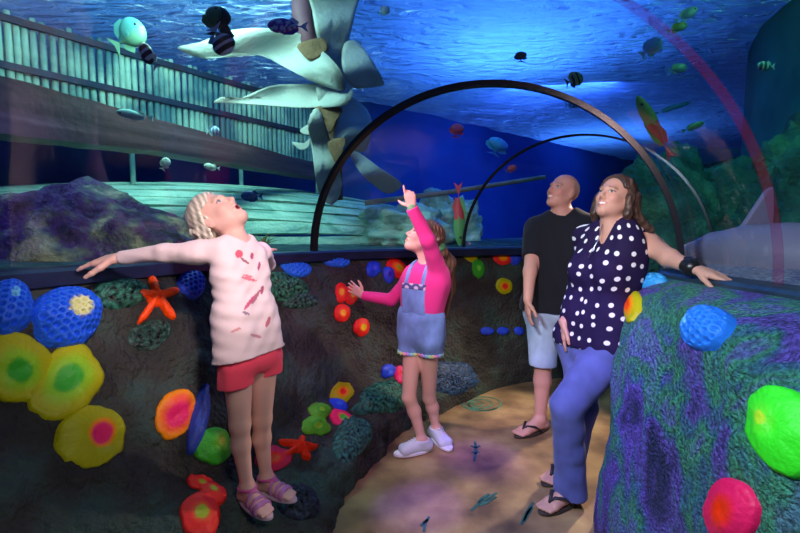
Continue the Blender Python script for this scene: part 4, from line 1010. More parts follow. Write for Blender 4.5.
# ============================================================ small child in the pink top
def child():
    F_ = yawvec(58); L_ = V3(-F_[1], F_[0], 0)
    pel = A3(251, 356, 1.70); neck = A3(238, 243, 1.76); chest = A3(243, 300, 1.70)
    root = thing('person', 'small child in pale pink printed top and coral shorts, one arm resting along the rail', 'person', tuple(A3(262, 508, 1.70)))
    s = .74; zg = root.location[2]
    ws = [(0, .070), (.3, .056), (.6, .062), (.85, .090), (1, .045)]; rs = [(0, .092), (.3, .082), (.6, .082), (.85, .066), (1, .046)]
    T = torso(pel, chest, neck, (L_, L_), F_, s, ws, rs)
    shR = neck - L_ * .135 * s * 1.05 + V3(0, 0, -.035); shL = neck + L_ * .135 * s * 1.15 + V3(0, 0, -.04)
    # right arm (image left) out along the rail
    elR = A3(165, 253, 1.68); wrR = A3(119, 258, 1.70)
    armR = [cone(shR, elR, .039 * s, .031 * s, .010, 'arm'), cone(elR, wrR, .031 * s, .026 * s, .02, 'arm')]
    hd = nv(A3(66, 266, 1.74) - wrR)
    hR = hand(wrR, hd, V3(.1, .1, 1), nv(V3(-.2, -1, -.35)), 1.0, (.20, .26, .23, .2), .10, thumb=1, tcurl=.45)
    elL = A3(267, 264, 2.10); wrL = A3(266, 251, 2.3)
    armL = [cone(shL, elL, .040 * s * 1.1, .034 * s, .03), cone(elL, wrL, .034 * s, .023 * s, .02)]
    hL = hand(wrL, nv(V3(.1, 1, .1)), V3(0, 0, 1), V3(-1, .2, 0), .66, .15, .1)
    # legs
    hipR = pel - L_ * .085 * s + V3(0, 0, -.02); hipL = pel + L_ * .085 * s + V3(0, 0, -.02)
    knR = A3(240, 424, 1.67); anR = A3(247, 483, 1.70); knL = A3(262, 419, 1.78); anL = A3(266, 474, 1.81)
    def rock_z(an, d): return max((BL.ray_cast(Vector((an[0] + d[0] * k, an[1] + d[1] * k, 1.0)), Vector((0, 0, -1)))[0] or Vector((0, 0, 0))).z for k in (-.03, 0, .03, .06, .09, .12)) + .016
    zR = rock_z(anR, yawvec(52)); zL = rock_z(anL, yawvec(66)); print('FOOT', zg, zR, zL, topix(np.array([[anR[0], anR[1], zR], [anL[0], anL[1], zL]])))
    anR[2] = zR + .065; anL[2] = zL + .062
    thR = [cone(hipR, knR, .078 * s, .053 * s, .03, 'th')]; thL = [cone(hipL, knL, .078 * s, .053 * s, .03, 'th')]
    def shin(k_, a_): 
        m_ = lerp(k_, a_, .33); bk = -F_ * .010
        return [cone(k_, m_ + bk, .050 * s, .050 * s, .02), cone(m_ + bk, a_, .048 * s, .031 * s, .02)]
    dR = yawvec(52); dL = yawvec(66)
    fR = foot(anR, dR, .74, zR); fL = foot(anL, dL, .74, zL)
    hc = A3(216, 217, 1.78)
    f = nv(V3(.50, -.26, .83)); H = head(hc, f, nv(V3(-.86, .05, .5)), .93, 'open')
    nk = [cone(neck + V3(0, 0, -.01), H['q'](-.005, 0, -.055), .040, .040, .02, 'neck'), cone(neck + V3(0, 0, -.01) + F_ * .01, H['q'](.03, 0, -.075), .034, .030, .02)]
    body = T + armR + hR + armL + hL + thR + thL + shin(knR, anR) + shin(knL, anL) + fR + fL + nk + H['prims']
    grow('body', body, .0042, M['skin'], root, skin_paint(H, (.80, .46, .38), brow=(.45, .3, .2), iris=(.1, .2, .3)))
    # hair: pale blonde, tied back, wispy
    q = H['q']; cp, cuts = hair_cap(H, .009, line=.05, low=-.05)
    rnd = random.Random(3)
    locks = []
    for i in range(16):
        b = -.05 + .1 * i / 15
        locks.append(cone(q(-.085, b, .03), q(-.10 - rnd.random() * .03, b * 1.25, -.085 - rnd.random() * .05), .024, .006, .014))
    for i in range(8):
        sd = 1 if i % 2 else -1
        locks.append(cone(q(.0 - .012 * i, sd * .078, .02), q(-.045 - .008 * i, sd * .082, -.055), .011, .006, .008))
    hp = lambda Vt: np.tile(V3(.84, .74, .60), (len(Vt), 1)) * (.75 + .3 * np.sin(Vt[:, [0]] * 260 + Vt[:, [1]] * 190 + Vt[:, [2]] * 60))
    grow('hair', cp, .0042, M['hair'], root, hp, cut=cuts, post=hair_post(H, .0014, 60))
    grow('hair', locks, .0042, M['hair'], root, hp, post=hair_post(H, .002, 60), rel=3)
    # top
    hemn = nv(V3(.17, -.05, -1)); hem = plane(A3(250, 358, 1.62), hemn)
    cuff = plane(wrR + nv(elR - wrR) * .004, nv(wrR - elR)); cuffL = plane(wrL, nv(wrL - elL))
    low = [cone(pel + V3(0, 0, -.03) - L_ * .085 * s, pel + V3(0, 0, -.03) + L_ * .085 * s, .118 * s, .118 * s, .04)]
    for t in (.25, .5, .75): low.append(cone(lerp(pel, chest, t) - L_ * .075 * s, lerp(pel, chest, t) + L_ * .075 * s, (.100 - .02 * t) * s, (.100 - .02 * t) * s, .04))
    slR = [cone(shR + (neck - shR) * .2, lerp(shR, elR, .45), .040, .032, .03), cone(lerp(shR, elR, .35), elR, .034, .025, .03), cone(elR, wrR, .025, .016, .02)]; slL = [cone(shL, elL, .034, .026, .03), cone(elL, wrL, .026, .018, .02)]
    neckhole = [cone(neck + V3(0, 0, -.012), neck + V3(-.01, 0, .09), .046, .060, .01)]
    bt = BVHTree.FromPolygons([Vector(v) for v in nets(*field(low + T, .012, .012))[0]], [(0, 1, 2)]) if False else None
    marks = []
    def toppaint(Vt):
        cols = np.tile(V3(.88, .68, .68), (len(Vt), 1)); PX, PY = topix(Vt); fr0 = (Vt - lerp(pel, neck, .5)) @ F_ > .0
        for px, py, rx, ry, an, c in ((239, 254, 3.5, 3.5, 0, (.75, .12, .18)), (245, 261, 5, 1.1, 35, (.35, .12, .15)), (252, 256, 1.4, 3, 0, (.5, .1, .2)), (259, 266, 1.3, 4, 10, (.5, .1, .2)),
                                      (249, 279, 7, 1.4, 15, (.75, .2, .25)), (248, 276, 5, .9, 15, (.75, .2, .25)), (250, 302, 1.6, 9, 38, (.6, .1, .2)), (256, 297, 1.3, 7, 30, (.45, .15, .2)), (246, 313, 3.5, 1.3, 20, (.35, .2, .3)),
                                      (262, 290, 1.4, 4, 10, (.5, .1, .2)), (236, 330, 5, 1.2, -20, (.7, .3, .3)), (268, 322, 1.6, 5, 20, (.6, .15, .2)), (256, 336, 5, 1.4, 15, (.6, .25, .3))):
            fr = fr0; dx = PX - px; dy = PY - py
            ca, sa = math.cos(R(an)), math.sin(R(an)); x = dx * ca + dy * sa; y = -dx * sa + dy * ca
            m_ = fr & ((x / rx) ** 2 + (y / ry) ** 2 < 1.3); cols[m_] = c
        return cols
    TT = [p for p in T[2:]]
    grow('long_sleeved_top', TT + low, .0042, M['cloth'], root, toppaint, g=.009, cut=[hem, outside(neckhole)], post=folds(.0036, 60, 5, (1, .6, .9)), sleeves=[(slR, [cuff]), (slL, [cuffL])])
    # shorts
    def leg_tube(hp_, kn_, r1, r2): return cone(hp_, lerp(hp_, kn_, .42), r1, r2, .006)
    sh = [leg_tube(hipR - L_ * .012, knR - L_ * .012, .076 * s, .080 * s), leg_tube(hipL + L_ * .012, knL + L_ * .012, .076 * s, .080 * s), cone(pel - L_ * .07 * s, pel + L_ * .07 * s, .092 * s, .092 * s, .02)]
    grow('shorts', sh, .0045, M['cloth'], root, (1, .08, .14), g=.007, cut=[plane(A3(246, 387, 1.62), (.1, 0, -1)), plane(pel + V3(0, 0, .03), (0, 0, 1))], post=folds(.003, 40, 8))
    for (an, d, z, ft) in ((anR, dR, zR, fR), (anL, dL, zL, fL)):
        so = sole('sandal', an, d, .76, z, .014, M['shoe'], root, None, (.70, .50, .62))
        dd = nv([d[0], d[1], 0])
        g0 = V3(an[0], an[1], z)
        def band(c0, w_, tilt=0): return [lambda X, c0=c0, w_=w_: np.abs(plane(c0, dd)(X)) - w_]
        for off, w_ in ((.045, .007), (.075, .006), (.10, .010)):
            grow('strap', ft, .004, M['shoe'], root, (.55, .20, .45), g=.005, cut=band(g0 + dd * off, w_), rel=0, parent=so)
        grow('ankle_strap', ft + shin(knR, anR) if an is anR else ft + shin(knL, anL), .004, M['shoe'], root, (.60, .10, .30), g=.005, cut=[lambda X, a_=an: np.abs(X[2] - a_[2] + .0 + 0 * X[0] + 0 * X[1]) - .006], rel=0, parent=so)
def cuff_only(pl, at_, rad):
    """a cuff plane that only cuts near its own wrist"""
    return lambda X: np.where((X[0] - at_[0]) ** 2 + (X[1] - at_[1]) ** 2 + (X[2] - at_[2]) ** 2 < (rad * 1.6) ** 2, pl(X), -1)
child()

# ============================================================ girl pointing upward
def girl():
    F_ = yawvec(-42); L_ = V3(-F_[1], F_[0], 0)      # her left is image right
    zg = .0
    pel = A3(421, 333, 2.62); neck = A3(428, 268, 2.60); chest = A3(421, 300, 2.58)
    root = thing('person', 'girl in denim overall shorts and a bright pink sleeved top pointing up at the fish', 'person', (A3(425, 456, 2.6)[0], 2.6, 0))
    s = .80
    ws = [(0, .085), (.3, .068), (.6, .08), (.85, .12), (1, .05)]; rs = [(0, .105), (.3, .09), (.6, .10), (.85, .082), (1, .055)]
    T = torso(pel, chest, neck, (L_, L_), F_, s, ws, rs)
    shL = A3(439, 272, 2.52); shR = A3(411, 279, 2.68)
    elL = A3(428, 240, 2.42); wrL = A3(412, 208, 2.38)
    armL = [cone(shL, elL, .040, .030, .03), cone(elL, wrL, .030, .021, .02)]
    hL = hand(wrL, nv(V3(-.18, -.05, 1)), nv(V3(.3, -.9, .1)), nv(V3(-1, .2, -.1)), .80, (.04, 1.15, 1.2, 1.25), 0, thumb=1, tcurl=1.1)
    elR = A3(391, 300, 2.72); wrR = A3(363, 296, 2.78)
    armR = [cone(shR, elR, .038, .029, .03), cone(elR, wrR, .029, .021, .02)]
    hR = hand(wrR, nv(V3(-.75, .35, .5)), nv(V3(.25, -.95, .2)), nv(V3(.4, 0, .9)), .80, .1, .12, tcurl=.1)
    hipR = pel - L_ * .078 * s + V3(0, 0, -.02); hipL = pel + L_ * .078 * s + V3(0, 0, -.02)
    knR = A3(409, 398, 2.60); anR = A3(422, 446, 2.58); knL = A3(429, 397, 2.72); anL = A3(436, 442, 2.74)
    anR[2] = .075; anL[2] = .075
    thR = [cone(hipR, knR, .080 * s, .052 * s, .03)]; thL = [cone(hipL, knL, .080 * s, .052 * s, .03)]
    def shin(k_, a_):
        m_ = lerp(k_, a_, .33); bk = -F_ * .010
        return [cone(k_, m_ + bk, .049 * s, .050 * s, .02), cone(m_ + bk, a_, .048 * s, .031 * s, .02)]
    H = head(A3(425, 238, 2.62), nv(V3(-.80, -.05, .48)), nv(V3(.45, .05, .85)), .92, 'neutral')
    nk = [cone(neck + V3(0, 0, -.01), H['q'](-.01, 0, -.06), .040, .040, .02)]
    dR = yawvec(-72); dL = yawvec(-8)
    fR = foot(anR, dR, .86, .015, False); fL = foot(anL, yawvec(25), .86, .015, False)
    body = T + armL + hL + armR + hR + thR + thL + shin(knR, anR) + shin(knL, anL) + fR + fL + nk + H['prims']
    grow('body', body, .0045, M['skin'], root, skin_paint(H, (.72, .42, .33), brow=(.15, .08, .05), iris=(.1, .08, .05)))
    q = H['q']; cp, cuts = hair_cap(H, .010, line=.05, low=-.06)
    tail = [cone(q(-.09, 0, .02), q(-.14, 0, -.02), .030, .032, .02), cone(q(-.14, 0, -.02), A3(450, 262, 2.66), .034, .036, .02), cone(A3(450, 262, 2.66), A3(450, 290, 2.68), .034, .030, .02), cone(A3(450, 290, 2.68), A3(446, 316, 2.68), .030, .010, .02)]
    for i in range(7): 
        sd = 1 if i % 2 else -1
        tail.append(cone(q(-.01 - .012 * i, sd * .078, .03), q(-.08, sd * .03, .0), .014, .014, .01))
    hp = lambda Vt: np.tile(V3(.16, .085, .05), (len(Vt), 1)) * (.85 + .35 * np.sin(Vt[:, [0]] * 220 + Vt[:, [1]] * 190))
    grow('hair', cp, .0045, M['hair'], root, hp, cut=cuts, post=hair_post(H))
    grow('ponytail', tail, .0045, M['hair'], root, hp, post=hair_post(H, .004, 30))
    band = q(-.115, 0, .0); grow('hair_tie', [cone(band - H['l'] * .02, band + H['l'] * .02, .030, .030, .01)], .005, M['cloth'], root, (.10, .35, .15))
    slL = [cone(shL, elL, .045, .034, .03), cone(elL, wrL, .034, .026, .02)]; slR = [cone(shR, elR, .042, .033, .03), cone(elR, wrR, .033, .025, .02)]
    neckhole = [cone(neck, neck + V3(-.01, 0, .09), .045, .055, .01)]
    grow('pink_top', T[2:] + [cone(pel - L_ * .05, pel + L_ * .05, .07, .07, .05)], .0048, M['cloth'], root, (.90, .05, .30), g=.008,
         cut=[outside(neckhole)], post=folds(.004, 46, 15, (1, 1, .8)), sleeves=[(slL, [plane(wrL, nv(wrL - elL))]), (slR, [plane(wrR, nv(wrR - elR))])])
    grow('wristband', [cone(wrL, wrL + nv(elL - wrL) * .012, .026, .026, .004)], .004, M['cloth'], root, (.2, .4, .2))
    den = lambda Vt: np.tile(V3(.20, .33, .68), (len(Vt), 1)) * (1 + .35 * wash(Vt))[:, None]
    sh = [cone(hipR - L_ * .008, lerp(hipR, knR, .33) - L_ * .014, .076 * s, .076 * s, .006), cone(hipL + L_ * .008, lerp(hipL, knL, .33) + L_ * .014, .076 * s, .076 * s, .006), cone(pel - L_ * .078 * s, pel + L_ * .078 * s, .108 * s, .108 * s, .03), cone(lerp(pel, chest, .5) - L_ * .06, lerp(pel, chest, .5) + L_ * .06, .082, .082, .05)]
    zh = A3(418, 355, 2.55)
    ov = grow('overalls', sh, .0045, M['cloth'], root, den, g=.016, cut=[plane(zh, (0, 0, -1)), plane(A3(420, 305, 2.6), (0, 0, 1))], post=folds(.0035, 40, 18))
    grow('frayed_hem', sh, .0045, M['cloth'], root, lambda Vt: np.stack([.6 + .3 * np.sin(Vt[:, 0] * 70), .6 + .3 * np.sin(Vt[:, 0] * 70 + 2), .6 + .3 * np.sin(Vt[:, 0] * 70 + 4)], 1), g=.019, cut=[lambda X: np.abs(X[2] - zh[2] + .004 + 0 * X[0] + 0 * X[1]) - .010 - .004 * np.sin(X[0] * 300)], rel=0, parent=ov)
    top = chest + V3(0, 0, .10)
    grow('bib', T[1:9], .0045, M['cloth'], root, den, g=.016, cut=[plane(top, (0, 0, 1)), plane(A3(420, 312, 2.6), (0, 0, -1)), plane(chest + F_ * .02, -F_), lambda X: np.abs((X[0] - chest[0]) * L_[0] + (X[1] - chest[1]) * L_[1]) - .085 + 0 * X[2]], parent=ov)
    def flower(Vt): 
        return np.where((np.sin(Vt[:, [0]] * 120) * np.sin(Vt[:, [2]] * 110) > .2), V3(.7, .65, .8), V3(.12, .10, .3))
    grow('bib_trim', T[1:9], .0045, M['cloth'], root, flower, g=.019, cut=[plane(top + V3(0, 0, .003), (0, 0, 1)), plane(top - V3(0, 0, .03), (0, 0, -1)), plane(chest + F_ * .02, -F_), lambda X: np.abs((X[0] - chest[0]) * L_[0] + (X[1] - chest[1]) * L_[1]) - .087 + 0 * X[2]], rel=0, parent=ov)
    for sd in (-1, 1):
        grow('strap', T[4:], .0045, M['cloth'], root, den, g=.014, cut=[plane(top - V3(0, 0, .02), (0, 0, -1)), lambda X, sd=sd: np.abs((X[0] - chest[0]) * L_[0] + (X[1] - chest[1]) * L_[1] - sd * .062) - .014 + 0 * X[2]], rel=0, parent=ov)
    for (an, d, ft) in ((anR, dR, fR), (anL, yawvec(25), fL)):
        sk = grow('sneaker', ft, .0045, M['shoe'], root, (.62, .66, .74), g=.010, cut=[plane(V3(0, 0, .085), (0, 0, 1)), plane(V3(0, 0, .012), (0, 0, -1))])
        sole('sole', an, d, .86, .021, .020, M['shoe'], root, sk, (.8, .8, .84), 1.2, 1.02)
        dd = nv([d[0], d[1], 0]); g0 = V3(an[0], an[1], .02)
        mb = MB(); l = V3(-dd[1], dd[0], 0); base = np.array(root.location)
        for j in range(4): c = g0 + dd * (.055 + .018 * j) * .86 + V3(0, 0, .070 - .008 * j) - base; mb.tube([c - l * .02, c + V3(0, 0, .006), c + l * .02], .0035, 6)
        mb.build('laces', mat('lace_white', (.8, .8, .8)), sk)
girl()

# ============================================================ man in the dark tee
def man():
    F_ = yawvec(-28); L_ = V3(-F_[1], F_[0], 0)
    pel = A3(556, 312, 2.95); neck = A3(564, 219, 2.92); chest = A3(559, 262, 2.92)
    root = thing('person', 'bald man in a black t-shirt and light denim shorts gazing up to the left', 'person', (A3(550, 425, 2.9)[0], 2.9, 0))
    s = 1.0
    ws = [(0, .095), (.3, .088), (.6, .105), (.85, .145), (1, .06)]; rs = [(0, .115), (.3, .112), (.6, .115), (.85, .095), (1, .062)]
    T = torso(pel, chest, neck, (L_, L_), F_, s, ws, rs, belly=.02)
    shR = neck - L_ * .185 + V3(0, 0, -.055); shL = neck + L_ * .185 + V3(0, 0, -.055)
    elR = A3(530, 272, 2.84); wrR = A3(528, 300, 2.76)
    armR = [cone(shR, elR, .055, .042, .04), cone(elR, wrR, .042, .029, .02)]
    hR = hand(wrR, nv(V3(0, -.1, -1)), nv(V3(-.9, .2, 0)), nv(V3(0, -1, 0)), 1.0, .35, .02)
    elL = A3(600, 270, 3.05); wrL = A3(596, 300, 3.0)
    armL = [cone(shL, elL, .055, .042, .04), cone(elL, wrL, .042, .029, .02)]; hL = hand(wrL, V3(0, -.1, -1), V3(.9, .2, 0), V3(0, -1, 0), 1.0, .35)
    hipR = pel - L_ * .09 + V3(0, 0, -.03); hipL = pel + L_ * .09 + V3(0, 0, -.03)
    knR = A3(543, 362, 2.88); anR = A3(540, 418, 2.86); knL = A3(576, 360, 2.98); anL = A3(580, 412, 3.05)
    anR[2] = .085; anL[2] = .085
    def shin(k_, a_):
        m_ = lerp(k_, a_, .33); bk = -F_ * .014
        return [cone(k_, m_ + bk, .054, .057, .02), cone(m_ + bk, a_, .055, .034, .02)]
    dR = yawvec(-62); dL = yawvec(-20)
    fR = foot(anR, dR, 1.05, .014); fL = foot(anL, dL, 1.05, .014)
    H = head(A3(563, 192, 2.92), nv(V3(-.80, -.42, .34)), nv(V3(.30, .1, .95)), 1.02, 'smile')
    nk = [cone(neck + V3(0, 0, -.02), H['q'](-.012, 0, -.06), .062, .056, .03), cone(neck + V3(0, 0, -.03) + F_ * .02, H['q'](.02, 0, -.07), .05, .045, .02)]
    body = T + armR + hR + armL + hL + [cone(hipR, knR, .09, .056, .03), cone(hipL, knL, .09, .056, .03)] + shin(knR, anR) + shin(knL, anL) + fR + fL + nk + H['prims']
    def stub(cols, Vt):
        D = (Vt - H['c']) / H['s']; a, b, g = D @ H['f'], D @ H['l'], D @ H['u']
        m_ = (a < .0) & (g < .06) & (g > -.06) & (a > -.16) & (np.abs(b) < .1); cols[m_] = cols[m_] * .72
    grow('body', body, .0050, M['skin'], root, skin_paint(H, (.66, .32, .25), stub, brow=(.3, .2, .13), iris=(.1, .15, .2)))
    slR = [cone(neck + (shR - neck) * .55, shR, .05, .056, .04), cone(shR, lerp(shR, elR, .8), .056, .052, .04)]; slL = [cone(neck + (shL - neck) * .55, shL, .05, .056, .04), cone(shL, lerp(shL, elL, .8), .056, .052, .04)]
    nh = [cone(neck + V3(0, 0, -.02), neck + V3(-.02, 0, .1), .068, .085, .01)]
    low = [cone(pel + V3(0, 0, .02) - L_ * .095, pel + V3(0, 0, .02) + L_ * .095, .128, .128, .05)]
    grow('t_shirt', T + low, .0055, M['cloth'], root, (.014, .014, .02), g=.013, cut=[plane(A3(556, 314, 2.82), (0, 0, -1)), outside(nh)], post=folds(.005, 30, 25, (1, 1, .7)), sleeves=[(slR, [plane(lerp(shR, elR, .68), nv(elR - shR))]), (slL, [plane(lerp(shL, elL, .68), nv(elL - shL))])])
    zh = A3(543, 367, 2.84)
    den = lambda Vt: np.tile(V3(.40, .48, .66), (len(Vt), 1)) * (1 + .2 * wash(Vt))[:, None]
    sh = [cone(hipR, lerp(hipR, knR, 1.02), .096, .076, .02), cone(hipL, lerp(hipL, knL, 1.02), .096, .076, .02), cone(pel - L_ * .09, pel + L_ * .09, .118, .118, .03)]
    sr = grow('denim_shorts', sh, .0055, M['cloth'], root, den, g=.012, cut=[plane(zh, (0, 0, -1)), plane(pel + V3(0, 0, .05), (0, 0, 1))], post=folds(.004, 28, 28))
    for an, d, ft in ((anR, dR, fR), (anL, dL, fL)): flipflop(an, d, 1.06, root, (.05, .035, .03))
def flipflop(an, d, s, root, col):
    so = sole('flip_flop', an, d, s, .016, .016, M['shoe'], root, None, col)
    dd = nv([d[0], d[1], 0]); l = V3(-dd[1], dd[0], 0); g0 = V3(an[0], an[1], .016) - np.array(root.location)
    for sd in (-1, 1):
        mb = MB(); pts = [g0 + dd * .145 * s + V3(0, 0, .028), g0 + dd * .12 * s + l * sd * .012 + V3(0, 0, .052), g0 + dd * .08 * s + l * sd * .042 * s + V3(0, 0, .050), g0 + dd * .04 * s + l * sd * .048 * s + V3(0, 0, .02), g0 + dd * .03 * s + l * sd * .044 * s + V3(0, 0, -.004)]
        mb.tube(pts, [.006, .009, .011, .009, .007], 8, flat=.5); mb.build('strap', M['flipstrap'], so)
M['flipstrap'] = mat('dark_strap', (.03, .025, .03), .5, .3)
man()

# ============================================================ woman in the polka dot blouse
def dots_mat():
    m, nt, b = newmat('polka_dot_cotton')
    a = nt.nodes.new('ShaderNodeAttribute'); a.attribute_name = 'wrap'
    v = nt.nodes.new('ShaderNodeTexVoronoi'); v.voronoi_dimensions = '2D'; v.inputs['Scale'].default_value = 17; v.inputs['Randomness'].default_value = .45
    nt.links.new(a.outputs['Vector'], v.inputs['Vector'])
    r = nt.nodes.new('ShaderNodeMapRange'); r.inputs[1].default_value = .165; r.inputs[2].default_value = .205; r.inputs[3].default_value = 1; r.inputs[4].default_value = 0
    nt.links.new(v.outputs['Distance'], r.inputs[0])
    mx = nt.nodes.new('ShaderNodeMix'); mx.data_type = 'RGBA'; mx.inputs[6].default_value = (.018, .010, .05, 1); mx.inputs[7].default_value = (.85, .82, .85, 1)
    nt.links.new(r.outputs[0], mx.inputs[0]); nt.links.new(mx.outputs[2], b.inputs['Base Color'])
    b.inputs['Roughness'].default_value = .8; b.inputs['Specular IOR Level'].default_value = .15
    return m
def woman():
    F_ = yawvec(-60); L_ = V3(-F_[1], F_[0], 0)
    pel = A3(595, 342, 2.16); neck = A3(615, 228, 2.12); chest = A3(602, 285, 2.12)
    root = thing('person', 'woman in navy polka dot blouse and blue jeans, one arm on the right rail', 'person', (A3(575, 495, 2.1)[0], 2.1, 0))
    s = .98
    ws = [(0, .090), (.3, .062), (.6, .070), (.85, .086), (1, .045)]; rs = [(0, .105), (.3, .088), (.6, .096), (.85, .074), (1, .050)]
    T = torso(pel, chest, neck, (L_, L_), F_, s, ws, rs)
    bust = [ell3(lerp(chest, neck, .30) + F_ * .085 + L_ * sd * .07, F_, L_, V3(0, 0, 1), V3(.042, .055, .052), .06) for sd in (-1, 1)]
    shR = neck - L_ * .165 + V3(0, 0, -.045); shL = A3(646, 243, 2.10)
    elL = A3(669, 258, 1.92); wrL = A3(692, 268, 1.78)
    armL = [cone(neck + (shL - neck) * .6, shL, .05, .05, .04), cone(shL, elL, .049, .040, .04), cone(elL, wrL, .039, .026, .02)]
    hd = nv(A3(732, 280, 1.66) - wrL + V3(0, 0, .0))
    hL = hand(wrL, hd, V3(0, .1, 1), nv(V3(-.45, -1, -.35)), .95, (.12, .15, .12, .1), .05, thumb=1, tcurl=.55)
    elR = A3(584, 295, 2.34); wrR = A3(564, 322, 2.18)
    armR = [cone(shR, elR, .048, .038, .04), cone(elR, wrR, .038, .026, .02)]; hR = hand(wrR, nv(V3(0, -.05, -1)), nv(V3(-.8, -.5, 0)), nv(V3(-.3, -1, 0)), .92, .25, .03)
    hipR = pel - L_ * .085 + V3(0, 0, -.02); hipL = pel + L_ * .085 + V3(0, 0, -.02)
    knR = A3(583, 405, 2.22); anR = A3(569, 468, 2.32); knL = A3(567, 405, 2.00); anL = A3(571, 474, 2.08)
    anR[2] = .09; anL[2] = .09
    def shin(k_, a_):
        m_ = lerp(k_, a_, .33); bk = -F_ * .014
        return [cone(k_, m_ + bk, .056, .058, .02), cone(m_ + bk, a_, .055, .034, .02)]
    dR = yawvec(-60); dL = yawvec(-62)
    fR = foot(anR, dR, .98, .014); fL = foot(anL, dL, .98, .014)
    H = head(A3(615, 198, 2.12), nv(V3(-.78, -.50, .36)), nv(V3(.26, .1, .95)), .91, 'smile')
    nk = [cone(neck + V3(0, 0, -.02), H['q'](-.012, 0, -.06), .048, .046, .03), cone(neck + V3(0, 0, -.04) + F_ * .03, H['q'](.02, 0, -.07), .04, .036, .02)]
    legs = [cone(hipR, knR, .095, .062, .03), cone(hipL, knL, .095, .062, .03)] + shin(knR, anR) + shin(knL, anL)
    body = T + bust + armL + hL + armR + hR + legs + fR + fL + nk + H['prims']
    grow('body', body, .0048, M['skin'], root, skin_paint(H, (.60, .31, .23), brow=(.2, .1, .06), iris=(.06, .05, .04), lip=(.6, .14, .14)))
    q = H['q']; cp, cuts = hair_cap(H, .013, line=.030, low=-.07)
    hr = []
    for i in range(15):
        b = -.078 + .156 * i / 14; bk = -.085 * math.sqrt(max(.05, 1 - (b / .085) ** 2)) - .015
        e = H['c'] + L_ * b * 1.5 - F_ * (.075 - abs(b) * .25) + V3(.035, 0, -.175 + abs(b) * .3)
        hr += [cone(q(bk, b, .03), q(bk - .005, b * 1.15, -.06), .024, .024, .015), cone(q(bk - .005, b * 1.15, -.06), e, .024, .012, .015)]
    for sd in (-1, 1):
        hr += [cone(q(.015, sd * .062, .085), q(.0, sd * .088, .0), .016, .018, .012), cone(q(.012, sd * .090, .0), q(-.005, sd * .094, -.085), .020, .020, .012), cone(q(-.005, sd * .094, -.085), q(-.05, sd * .085, -.16), .020, .010, .012)]
    hp = lambda Vt: np.tile(V3(.075, .038, .026), (len(Vt), 1)) * (.9 + .4 * np.sin(Vt[:, [0]] * 240 + Vt[:, [1]] * 190 + np.sin(Vt[:, [2]] * 30)))
    grow('hair', cp, .0048, M['hair'], root, hp, cut=cuts, post=hair_post(H))
    grow('hair', hr, .0048, M['hair'], root, hp, post=hair_post(H, .0022, 34), rel=4)
    nh = [cone(neck + V3(0, 0, -.005), neck + V3(-.02, 0, .1), .052, .075, .01), cone(neck + F_ * .05 + V3(0, 0, .02), lerp(chest, neck, .55) + F_ * .12, .040, .006, .01)]
    slL = [cone(neck + (shL - neck) * .5, lerp(shL, elL, .25), .048, .052, .04)]; slR = [cone(neck + (shR - neck) * .5, shR, .045, .045, .04), cone(shR, lerp(shR, elR, .5), .045, .046, .04)]
    low = [cone(pel + V3(0, 0, -.005) - L_ * .085, pel + V3(0, 0, -.005) + L_ * .085, .112, .112, .05), cone(lerp(pel, chest, .5) - L_ * .07, lerp(pel, chest, .5) + L_ * .07, .104, .104, .05)]
    bl = grow('blouse', T + bust + low, .0052, dots_mat(), root, g=.012, cut=[plane(A3(596, 350, 2.06), (.05, 0, -1)), outside(nh)], post=folds(.005, 32, 35, (1, 1, .8)), sleeves=[(slL, [plane(lerp(shL, elL, .10), nv(elL - shL))]), (slR, [plane(lerp(shR, elR, .35), nv(elR - shR))])])
    me = bl.data; n = len(me.vertices); co = np.empty(n * 3, dtype=np.float32); me.vertices.foreach_get('co', co); co = co.reshape(-1, 3) + np.array(root.location)
    ax_ = lerp(pel, neck, ((co[:, 2] - pel[2]) / (neck[2] - pel[2]))[:, None]); D = co - ax_
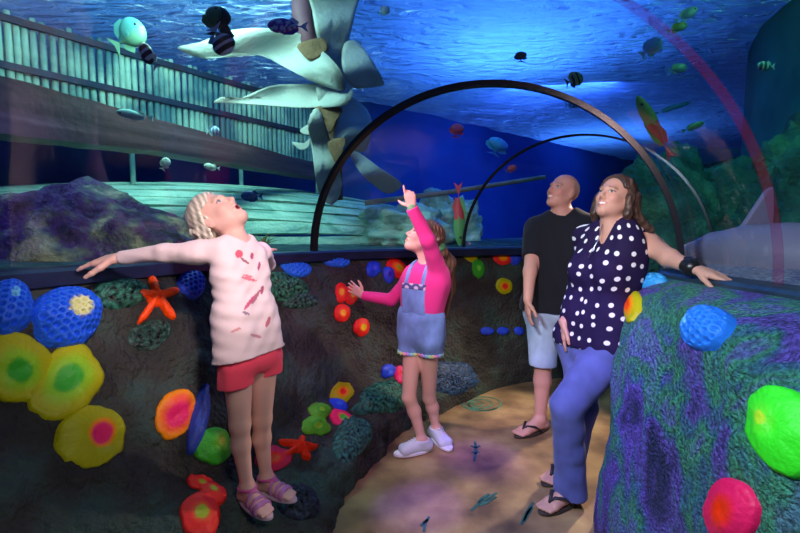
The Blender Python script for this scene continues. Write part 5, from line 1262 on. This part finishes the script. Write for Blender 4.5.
    wa = me.attributes.new('wrap', 'FLOAT_VECTOR', 'POINT'); uv = np.zeros((n, 3), dtype=np.float32)
    uv[:, 0] = np.arctan2(D @ L_, D @ F_) * .16; uv[:, 1] = co[:, 2]; wa.data.foreach_set('vector', uv.ravel())
    base = np.array(root.location)
    mb = MB(); mb.tube([H['q'](.03, 0, -.16) - base, lerp(chest, neck, .8) + F_ * .105 - base, lerp(chest, neck, .5) + F_ * .150 - base], .0022, 6); 
    mb.build('necklace', mat('silver_chain', (.6, .6, .65), .3, .5, metal=1), root)
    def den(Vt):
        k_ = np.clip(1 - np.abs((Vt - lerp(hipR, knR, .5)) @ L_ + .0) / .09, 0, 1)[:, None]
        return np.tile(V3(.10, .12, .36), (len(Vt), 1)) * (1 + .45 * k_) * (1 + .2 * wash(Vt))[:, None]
    jl = [cone(hipR, knR, .100, .068, .03), cone(hipL, knL, .100, .068, .03), cone(knR, lerp(knR, anR, .55), .068, .060, .02), cone(lerp(knR, anR, .5), anR + V3(0, 0, -.03), .060, .074, .02),
          cone(knL, lerp(knL, anL, .55), .068, .060, .02), cone(lerp(knL, anL, .5), anL + V3(0, 0, -.03), .060, .074, .02), cone(pel - L_ * .10, pel + L_ * .10, .118, .118, .03)]
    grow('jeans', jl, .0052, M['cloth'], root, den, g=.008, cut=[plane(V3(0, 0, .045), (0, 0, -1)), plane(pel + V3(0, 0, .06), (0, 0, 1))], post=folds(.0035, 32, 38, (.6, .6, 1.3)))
    flipflop(anR, dR, 1.0, root, (.05, .035, .03)); flipflop(anL, dL, 1.0, root, (.05, .035, .03))
    wd = nv(elL - wrL); wc = wrL + wd * .012
    w1 = grow('wristwatch', [cone(wc - wd * .006, wc + wd * .006, .036, .036, .003)], .004, M['watch'], root, rel=1)
    mb = MB(); up = V3(0, 0, 1); sd = nv(np.cross(wd, up)); c = wc + up * .032 - base
    mb.box(c, wd * .017, sd * .017, up * .006); o = mb.build('watch_face', mat('watch_glass', (.03, .035, .05), .1, .7), w1, False)
woman()
